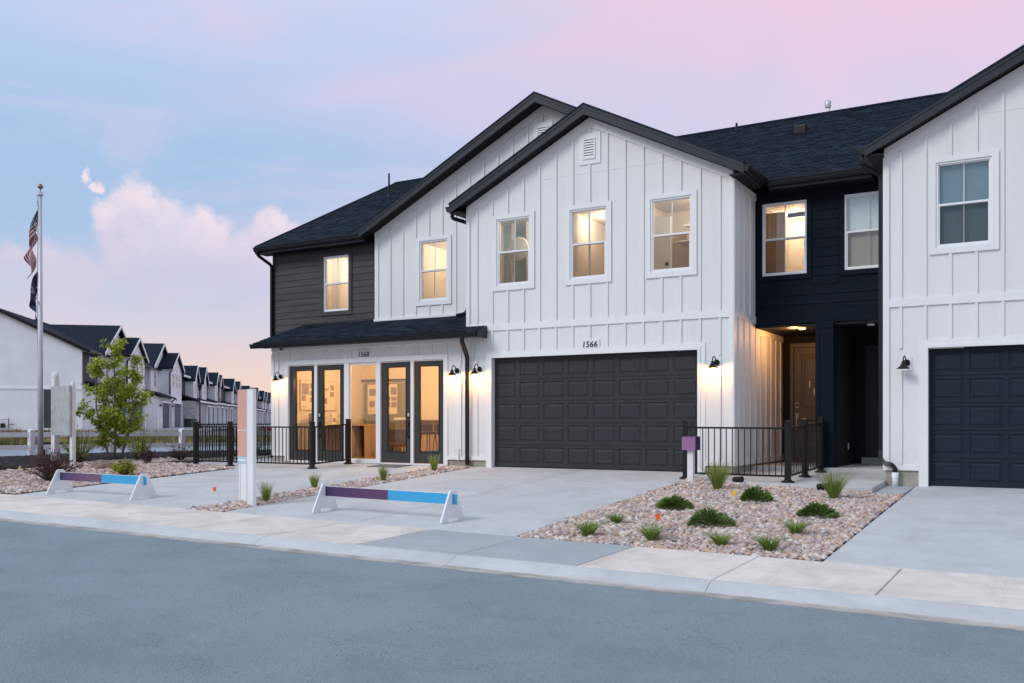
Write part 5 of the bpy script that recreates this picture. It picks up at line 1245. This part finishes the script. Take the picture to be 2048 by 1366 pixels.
# ornamental multi-stem tree
def tree(label, x, y, z):
    t_ = thing('young_tree', label, 'tree', (x, y, z)); tr = MB(); lf = MB()
    ax = Vector((.861, .508, 0)); ay = Vector((-.508, .861, 0))
    P = lambda a_, h, b=0: Vector((x, y, z))+ax*a_+ay*b+Vector((0, 0, h))
    stems = [[(0, 0, 0), (.02, .8, .0), (-.02, 1.6, .05), (-.03, 2.4, .05), (-.02, 3.12, 0)], [(.08, 0, .05), (.30, .7, .1), (.42, 1.4, .1), (.46, 2.1, .05), (.50, 2.9, 0)], [(-.05, 0, -.05), (-.28, .7, -.1), (-.42, 1.5, -.15), (-.44, 2.3, -.1), (-.45, 2.7, -.1)],
             [(0, .5, 0), (-.4, 1.05, -.2), (-.85, 1.45, -.25)], [(.2, .6, .05), (.6, 1.3, -.1), (.82, 1.9, -.1)], [(0, 1.0, 0), (.1, 1.7, -.35), (.15, 2.2, -.45)], [(.1, 1.0, .1), (.2, 1.7, .45), (.1, 2.3, .5)]]
    clumps = []
    for i, st in enumerate(stems):
        pts = [P(*q[:2], q[2]) for q in st]; k = len(pts); r0 = .036 if i < 3 else .018
        tr.tube(pts, [r0*(1-.75*j/(k-1)) for j in range(k)], BARK, 6)
        for j in range(k-1):
            for _ in range(7 if i < 3 else 4):
                u = R.random(); b0 = pts[j].lerp(pts[j+1], u); hh = b0.z-z
                if hh < .45: continue
                L = R.uniform(.14, .34)*(1.1 if .9 < hh < 2.0 else .7); a_ = R.uniform(0, 6.283); tip = b0+Vector((math.cos(a_)*L, math.sin(a_)*L, R.uniform(.0, .25)))
                tr.tube([b0, b0.lerp(tip, .55)+Vector((0, 0, .03)), tip], [.009, .006, .003], TWIG, 4); clumps.append((tip, R.uniform(.11, .19))); clumps.append((b0.lerp(tip, .6), R.uniform(.08, .14)))
    for c, r in clumps:
        for _ in range(32):
            d = Vector((R.gauss(0, 1), R.gauss(0, 1), R.gauss(0, .75))); d = d.normalized()*r*R.random()**.4; leaf(lf, c+d, R.uniform(.07, .125), LEAF, .35)
    tr.build('trunk', t_, smooth=True); lf.build('crown', t_)
tree('slender multi stem young tree with yellow green leaves by the blank sign', -10.25, -2.28, -.08)
def shrub(label, x, y, z, rx_, h, n, m, ls, name, twigs=14, cat='shrub', vase=.6, tm=TWIG, group=None, nleaf=9):
    t_ = thing(name, label, cat, (x, y, z), group); br = MB(); lf = MB()
    for i in range(n):
        a_ = R.uniform(0, 6.283); q = R.random()**.6; tip = Vector((x+math.cos(a_)*rx_*q, y+math.sin(a_)*rx_*q, z+h*(1-.45*q*q)*R.uniform(.55, 1.05))); b0 = Vector((x+math.cos(a_)*.05, y+math.sin(a_)*.05, z)); mid = b0.lerp(tip, .5)+Vector((0, 0, h*.06))
        br.tube([b0, mid, tip], [.007, .005, .002], tm, 4)
        for _ in range(nleaf):
            u = R.uniform(.35, 1.02); p = b0.lerp(mid, u*2) if u < .5 else mid.lerp(tip, u*2-1); leaf(lf, p+Vector((R.gauss(0, .02), R.gauss(0, .02), R.gauss(0, .02))), ls*R.uniform(.7, 1.3), m)
    br.build('branches', t_); lf.build('leaves', t_)
shrub('dark red barberry shrub behind the left barricade', -7.25, -6.05, G(-7.2, -6.0)+.05, .68, .74, 150, BARB, .038, 'barberry', group='dark red barberries', nleaf=13)
shrub('rounded yellow green shrub between the left barricade and the tree', -6.92, -4.50, G(-6.9, -4.5)+.06, .33, .36, 120, LEAFY, .045, 'round_shrub', nleaf=14)
shrub('small dark purple shrub on the edge of the mulch', -8.62, -2.55, -.05, .20, .55, 36, BARB, .05, 'barberry', group='dark red barberries')
shrub('spreading dark red shrub behind the left end post of the railing', -9.35, -.9, -.0, .50, .52, 46, BARB, .04, 'barberry', group='dark red barberries', nleaf=8)
shrub('airy light green shrub left of the tree trunk in front of the sign post', -10.35, -3.25, -.10, .46, 1.05, 85, LEAF, .055, 'leafy_shrub', group='airy shrubs round the tree')
shrub('airy light green shrub right of the tree trunk', -9.55, -2.05, -.06, .36, .95, 65, LEAF, .055, 'leafy_shrub', group='airy shrubs round the tree')
shrub('yellowish small shrub behind the barberry at the left', -8.55, -5.2, -.2, .20, .26, 40, LEAFY, .04, 'round_shrub')
shrub('brown twiggy bush behind the railing at the corner of the house', -8.55, .9, -.03, .42, .62, 60, BARB, .035, 'twiggy_bush', nleaf=5)
t_ = thing('low_shrub', 'tiny dark sprig in the stones near the end of the railing', 'shrub', (-7.2, -2.5, G(-7.2, -2.5))); mb = MB(); blades(mb, (-7.2, -2.5, G(-7.2, -2.5)), 30, .1, .18, .5, .3, .006, JUN); mb.build('leaves', t_)
# boulder in the left bed
b, F = ico(3); v = b*np.array([.32, .22, .17])*(1+.16*np.array([[noise.noise(tuple(q*1.7))] for q in b])+.07*np.array([[noise.noise(tuple(q*5))] for q in b]))
RED = mat('brown_boulder', (.26, .17, .145), .85, .35, 7, .5, 30)
o = MB().mesh([tuple(q+np.array([-8.6, -3.85, -.06])) for q in v], [tuple(f) for f in F], RED).build('boulder', smooth=True, loc=(-8.6, -3.85, -.1)); prop(o, 'brown boulder on the stones behind the left barricade', 'boulder')

# ------------------------------------------------------------------ far row of townhouses on the side street
RZ = rad(130.7); LX = Vector((math.cos(RZ), math.sin(RZ), 0)); LY = Vector((-math.sin(RZ), math.cos(RZ), 0)); RO = Vector((-48.9, 25.5, 0))
def far_z(X):
    p = RO+LX*X; return T(tn(p.x, p.y)[1])
def far_thing(label, X, group='townhouses in the far row', name='townhouse', cat='townhouse'):
    p = RO+LX*X; return thing(name, label, cat, (p.x, p.y, far_z(X+3)), group, rz=RZ)
def far_window(H, x0, x1, z0, z1, y, trimw=.09):
    w = ring(MB(), x0, x1, z0, z1, trimw, y-.05, y+.01, VINYL).box(x0+trimw, x1-trimw, y-.045, y+.01, (z0+z1)/2-.04, (z0+z1)/2+.04, VINYL).build('window', H)
    piece('glass_pane', w, x0+trimw, x1-trimw, y-.02, y-.012, z0+trimw, (z0+z1)/2-.04, FARGLASS); piece('glass_pane', w, x0+trimw, x1-trimw, y-.02, y-.012, (z0+z1)/2+.04, z1-trimw, FARGLASS)
def far_garage(H, x0, x1, z1, y, m=FARDOOR, tm=FARW):
    d = MB()
    for r in range(5): d.box(x0, x1, y-.015, y+.02, z1*r/5+.01, z1*(r+1)/5-.01, m)
    d.box(x0, x1, y+.0, y+.02, 0, z1, m); g = d.build('garage_door', H)
    MB().wall(x0-.16, x1+.16, -.1, z1+.16, [(x0, x1, -1, z1)], y-.22, y-.001, tm).build('door_casing', g)
def chevron(H, xc, zr, half, y0, y1, p=.5, th=.16, name='roof', m=FARROOF, tm=None):
    ze = zr-p*half; r = MB().prism([(xc-half, ze), (xc, zr), (xc+half, ze), (xc+half, ze-th), (xc, zr-th), (xc-half, ze-th)], 'y', y0, y1, m).build(name, H)
    if tm: MB().prism([(xc-half-.02, ze+.02), (xc, zr+.03), (xc+half+.02, ze+.02), (xc+half+.02, ze-.22), (xc, zr-.20), (xc-half-.02, ze-.22)], 'y', y0-.05, y0, tm).build('rake_board', r)
    return r
def gable(H, x0, x1, y0, y1, zb, ze, p, m, name='bay_wall', bat=0):
    xc = (x0+x1)/2; half = (x1-x0)/2
    b = MB().prism([(x0, zb), (x1, zb), (x1, ze), (xc, ze+p*half), (x0, ze)], 'y', y0, y1, m).build(name, H)
    if bat:
        n = int((x1-x0)/.42)
        for i in range(n+1):
            x = x0+(x1-x0)*i/n; h = ze+p*(half-abs(x-xc)); piece('batten', H, x-.025, x+.025, y0-.025, y0+.001, zb, round(h-.25, 2), m)
        k = int((y1-y0)/.42)
        for i in range(1, k+1):
            if y0+.42*i < y1: piece('batten', H, x0-.025, x0+.001, y0+.42*i-.025, y0+.42*i+.025, zb, ze-.05, m)
def far_main(H, W, wall, ridge=9.0, recess=None):
    MB().box(0, W, 1.5, 13.4, -.6, 5.9, wall).build('wall', H)
    MB().prism([(1.0, 5.95), (7.5, ridge), (14.0, 5.95), (14.0, 5.8), (7.5, ridge-.15), (1.0, 5.8)], 'x', -.25, W+.0, FARROOF).build('main_roof', H)
    MB().box(-.25, W, .88, 1.0, 5.76, 5.93, METAL).build('gutter', H)
def far_dspout(H, pts): downspout(H, pts, .06)

def big_unit(label, X, recess=FARTEAL, end=False, W=9.6):
    H = far_thing(label, X); far_main(H, W, FARW)
    MB().box(.03, 4.0, 1.44, 1.499, 3.4, 5.8, recess).build('recess_siding', H)
    gable(H, 4.0, 13.9, 1.2, 6, 3.5, 5.98, .5, FARW, 'gable_wall'); chevron(H, 8.95, 8.62, 5.25, .8, 6.6, tm=VINYL)
    far_window(H, 1.6, 2.6, 4.05, 5.55, 1.43); far_window(H, 5.4, 6.3, 4.05, 5.55, 1.19)
    MB().box(.95, 7.6, 0, 1.5, -.3, 3.0, FARW).build('front_wall', H)
    MB().prism([(-.5, 3.05), (1.5, 3.75), (1.5, 3.6), (-.5, 2.92)], 'x', .6, 7.9, FARROOF).build('porch_roof', H)
    far_garage(H, 2.1, 6.6, 2.45, -.01); far_dspout(H, [(7.5, -.5, 2.95), (7.3, -.1, 2.6), (7.3, -.1, .05), (7.3, -.6, -.05)])
    for x in (1.6, 7.05): MB().lathe([(.03, .2), (.12, 0), (.1, .0)], (x, -.18, 2.1), BLACKM, 8).box(x-.03, x+.03, -.2, 0, 2.15, 2.25, BLACKM).build('wall_lamp', H)
    if end:
        MB().prism([(1.5, 5.9), (13.4, 5.9), (7.5, 8.85)], 'x', 0, .12, FARW).build('gable_end', H)
        MB().box(-.02, .0, 2.95, 4.1, .28, 3.05, FARTEAL).build('accent_panel', H); MB().box(-.045, -.0005, 1.5, 13.4, 3.06, 3.20, FARW).build('band_board', H)
        MB().prism([(1.0, 5.97), (7.5, 9.02), (14, 5.97), (14, 5.72), (7.5, 8.77), (1.0, 5.72)], 'x', -.30, -.25, METAL).build('rake_fascia', H)
        MB().box(-.03, .01, 1.5, 13.4, -.6, .13, FOUND).build('foundation', H)
        v = ring(MB(), 7.2, 7.8, 7.3, 8.1, .05, 0, .03, TRIM); v.v = [(-y-.001, x, z) for x, y, z in v.v]; v.build('gable_vent', H)
    return H
def small_unit(label, X, recess=FARBLUE, W=9.4):
    H = far_thing(label, X); far_main(H, W, recess if recess is not FARBLUE else FARW)
    gable(H, -1.95, 4.35, 0, 1.6, -.3, 5.98, .5, FARW, bat=1); chevron(H, 1.2, 7.75, 3.45, -.3, 6.3, tm=VINYL)
    for x in (-1.1, .75, 2.6): far_window(H, x, x+.9, 4.05, 5.55, -.01)
    MB().box(-1.97, 4.37, -.03, 0, 3.0, 3.2, FARW).build('band_board', H)
    far_garage(H, -1.2, 3.6, 2.45, -.01); far_window(H, 5.6, 6.5, 4.05, 5.55, 1.49)
    far_dspout(H, [(-2.2, -.2, 5.8), (-2.05, .05, 5.5), (-2.05, .05, 3.4)])
    for x in (-1.6, 4.0): MB().lathe([(.03, .2), (.12, 0), (.1, .0)], (x, -.18, 2.1), BLACKM, 8).box(x-.03, x+.03, -.2, 0, 2.15, 2.25, BLACKM).build('wall_lamp', H)
    MB().lathe([(0, -.02), (.14, -.02), (.14, 0)], (1.2, -.03, 2.85), BLACKM, 8, 'y').build('number_disc', H)
    return H
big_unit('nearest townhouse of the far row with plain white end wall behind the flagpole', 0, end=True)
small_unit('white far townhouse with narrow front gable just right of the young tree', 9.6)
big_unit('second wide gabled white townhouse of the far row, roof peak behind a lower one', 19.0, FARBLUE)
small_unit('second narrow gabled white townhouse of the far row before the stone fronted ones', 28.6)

def stone_unit(label, X, W, ridge, gables, doors, colw, end=True):
    H = far_thing(label, X); far_main(H, W, colw, ridge)
    MB().prism([(1.5, 5.9), (13.4, 5.9), (7.5, ridge-.1)], 'x', -.0, .1, colw).build('gable_end', H)
    MB().box(.2, W, -.4, 1.55, -.6, 2.95, FARSTONE).build('stone_base', H)
    MB().prism([(-.75, 2.98), (1.5, 3.75), (1.5, 3.6), (-.75, 2.86)], 'x', .1, W+.02, FARROOF).box(.1, W, -.80, -.74, 2.80, 3.0, FARW).build('porch_roof', H)
    for xc, hw, apex, m in gables:
        p = 1.0; ze = apex-p*hw; gable(H, xc-hw+.25, xc+hw-.25, .55, 3.2, 3.2, ze+.1, p, m); chevron(H, xc, apex, hw+.1, .25, 6.5, p, .14, tm=FARW)
        far_window(H, xc-.45, xc+.45, 3.95, 5.25, .53)
    MB().box(-.25, W, .84, .90, 5.70, 5.95, FARW).build('eave_board', H)
    for x in doors: far_garage(H, x, x+2.6, 2.4, -.43, FARDOOR, FARW)
    far_dspout(H, [(.5, .8, 5.7), (.3, 1.4, 5.4), (.3, 1.4, 3.7)])
    return H
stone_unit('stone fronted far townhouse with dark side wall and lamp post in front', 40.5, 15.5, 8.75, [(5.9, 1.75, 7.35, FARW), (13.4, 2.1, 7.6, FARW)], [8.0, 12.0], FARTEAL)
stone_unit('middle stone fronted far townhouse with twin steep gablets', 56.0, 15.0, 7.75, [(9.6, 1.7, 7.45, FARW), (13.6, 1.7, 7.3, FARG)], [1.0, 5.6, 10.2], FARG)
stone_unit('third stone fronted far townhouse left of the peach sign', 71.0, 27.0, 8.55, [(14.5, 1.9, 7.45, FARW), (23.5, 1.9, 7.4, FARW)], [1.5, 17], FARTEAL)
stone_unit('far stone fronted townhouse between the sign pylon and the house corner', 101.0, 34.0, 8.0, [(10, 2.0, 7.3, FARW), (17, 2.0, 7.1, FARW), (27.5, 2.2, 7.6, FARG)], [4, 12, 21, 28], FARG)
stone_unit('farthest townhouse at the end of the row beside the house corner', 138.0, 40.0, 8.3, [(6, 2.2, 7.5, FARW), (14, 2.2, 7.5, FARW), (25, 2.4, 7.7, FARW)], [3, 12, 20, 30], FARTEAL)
# forecourt of the row
vs, fs = [], []; n = 40
for i in range(n+1):
    for j, Y in enumerate((-9.0, -4.5, -.42)):
        X = -3+190*i/n; p = RO+LX*X+LY*Y; vs.append((p.x, p.y, T(tn(p.x, p.y)[1])+.05))
for i in range(n):
    for j in range(2): b = i*3+j; fs.append((b, b+3, b+4, b+1))
MB().mesh(vs, fs, CONC_B).build('forecourt', kind='structure')

def cam_pt(x, y): return x, y, T(tn(x, y)[1])
# dry grass on the far verge
vs, fs = [], []
for _ in range(15000):
    a_, n_ = R.uniform(-14, 42), R.uniform(17, 36); x, y = fr(a_, n_); lp = Vector((x, y, 0))-RO; Yl = lp.dot(LY)
    if Yl > -9.2 and lp.dot(LX) > -3.3: continue
    z = T(n_)-.02
    for _ in range(3):
        b = len(vs); h = R.uniform(.15, .42)*(1+.6*noise.noise((x*.25, y*.25, 2))); dx, dy = R.uniform(-.22, .22), R.uniform(-.22, .22); w = R.uniform(.02, .06)
        vs += [(x-w, y, z), (x+w, y+w, z), (x+dx, y+dy, z+h)]; fs.append((b, b+1, b+2))
def strawmix(t, c, geo, P):
    n = t.noise(geo.outputs['Position'], .35, 4, .6); n2 = geo.outputs['Random Per Island']
    g = t.mix(t.smooth(n.outputs[0], .42, .60), (.10, .115, .035), (.40, .30, .13)); return t.mix(t.math('MULTIPLY', n2, .5), g, (.24, .17, .08))
STRAW = mat('straw_and_weeds', (.2, .16, .06), .9, extra=strawmix)
o = MB().mesh(vs, fs, STRAW).build('dry_grass'); prop(o, 'dry straw coloured grass strip beyond the side street', 'grass', kind='stuff')

# street furniture of the side street
def at(xc, d):   # metres to the right of / along the street axis measured from the survey point at the kerb
    p = Vector((11.276, -18.238))+Vector((-.5079, .8614))*d+Vector((.8614, .5079))*xc; return p.x, p.y
x, y = at(-29.9, 90); z = T(tn(x, y)[1])
t_ = thing('street_lamp', 'black lantern street lamp before the stone fronted far townhouses', 'street lamp', (x, y, z))
MB().tube([(x, y, z), (x, y, z+3.6)], [.07, .05], BLACKM, 8).lathe([(.18, 0), (.16, .3), (.09, .5), (.07, .9)], (x, y, z), BLACKM, 10).build('pole', t_)
MB().lathe([(.06, 3.6), (.10, 3.7), (.20, 4.15), (.24, 4.18), (.06, 4.38), (.02, 4.5)], (x, y, z), BLACKM, 10).build('lantern', t_)
x, y = at(-33.2, 97); z = T(tn(x, y)[1])
t_ = thing('utility_box', 'dark green utility cabinet by the first stone fronted townhouse', 'utility box', (x, y, z)); MB().box(x-.5, x+.5, y-.4, y+.4, z, z+.85, GREENBOX).build('cabinet', t_); MB().box(x-.53, x+.53, y-.43, y+.43, z+.85, z+.93, GREENBOX).build('lid', t_)
x, y = at(-18.6, 60); z = T(tn(x, y)[1])
t_ = thing('utility_box', 'slate blue utility box seen through the left railing', 'utility box', (x, y, z)); MB().box(x-.35, x+.35, y-.3, y+.3, z, z+.5, BLUEBOX).build('cabinet', t_); MB().box(x-.37, x+.37, y-.32, y+.32, z+.5, z+.55, BLUEBOX).build('lid', t_)
x, y = at(-15.5, 60); z = T(tn(x, y)[1])
t_ = thing('fire_hydrant', 'small red fire hydrant behind the railing at the house corner', 'fire hydrant', (x, y, z)); MB().lathe([(.16, 0), (.16, .05), (.11, .08), (.11, .5), (.15, .52), (.14, .6), (.06, .72), (0, .74)], (x, y, z), REDM, 12).build('barrel', t_); MB().tube([(x-.2, y, z+.4), (x+.2, y, z+.4)], .06, REDM, 8).build('outlet', t_)
# gas meters on the end wall
t_ = far_thing('rack of gas meters on the white end wall at the far left', 0, None, 'gas_meter_rack', 'gas meters')
MB().tube([(-.25, 6.35, .9), (-.25, 8.6, .9)], .03, ALU, 6).tube([(-.25, 6.35, .25), (-.25, 6.35, 1.0)], .03, BLACK, 6).tube([(-.25, 6.0, .55), (-.25, 6.35, .55)], .03, BLACK, 6).build('pipe', t_)
for i in range(4): MB().box(-.38, -.16, 6.60+.5*i, 6.86+.5*i, .30, .62, BLACK).tube([(-.25, 6.72+.5*i, .6), (-.25, 6.72+.5*i, .9)], .025, ALU, 6).build('meter', t_)
# bench-like bar behind the left railing
x, y = at(-15.9, 33); z = -.11
t_ = thing('bollard_bar', 'low black bar seen through the left railing beside the street', 'barrier bar', (x, y, z))
for s in (-.55, .55): MB().box(x+s*.86-.03, x+s*.86+.03, y+s*.5-.03, y+s*.5+.03, z-.1, z+.42, BLACKM).build('post', t_)
MB().tube([(x-.75*.86, y-.75*.5, z+.40), (x+.75*.86, y+.75*.5, z+.40)], .04, BLACKM, 4).build('bar', t_)
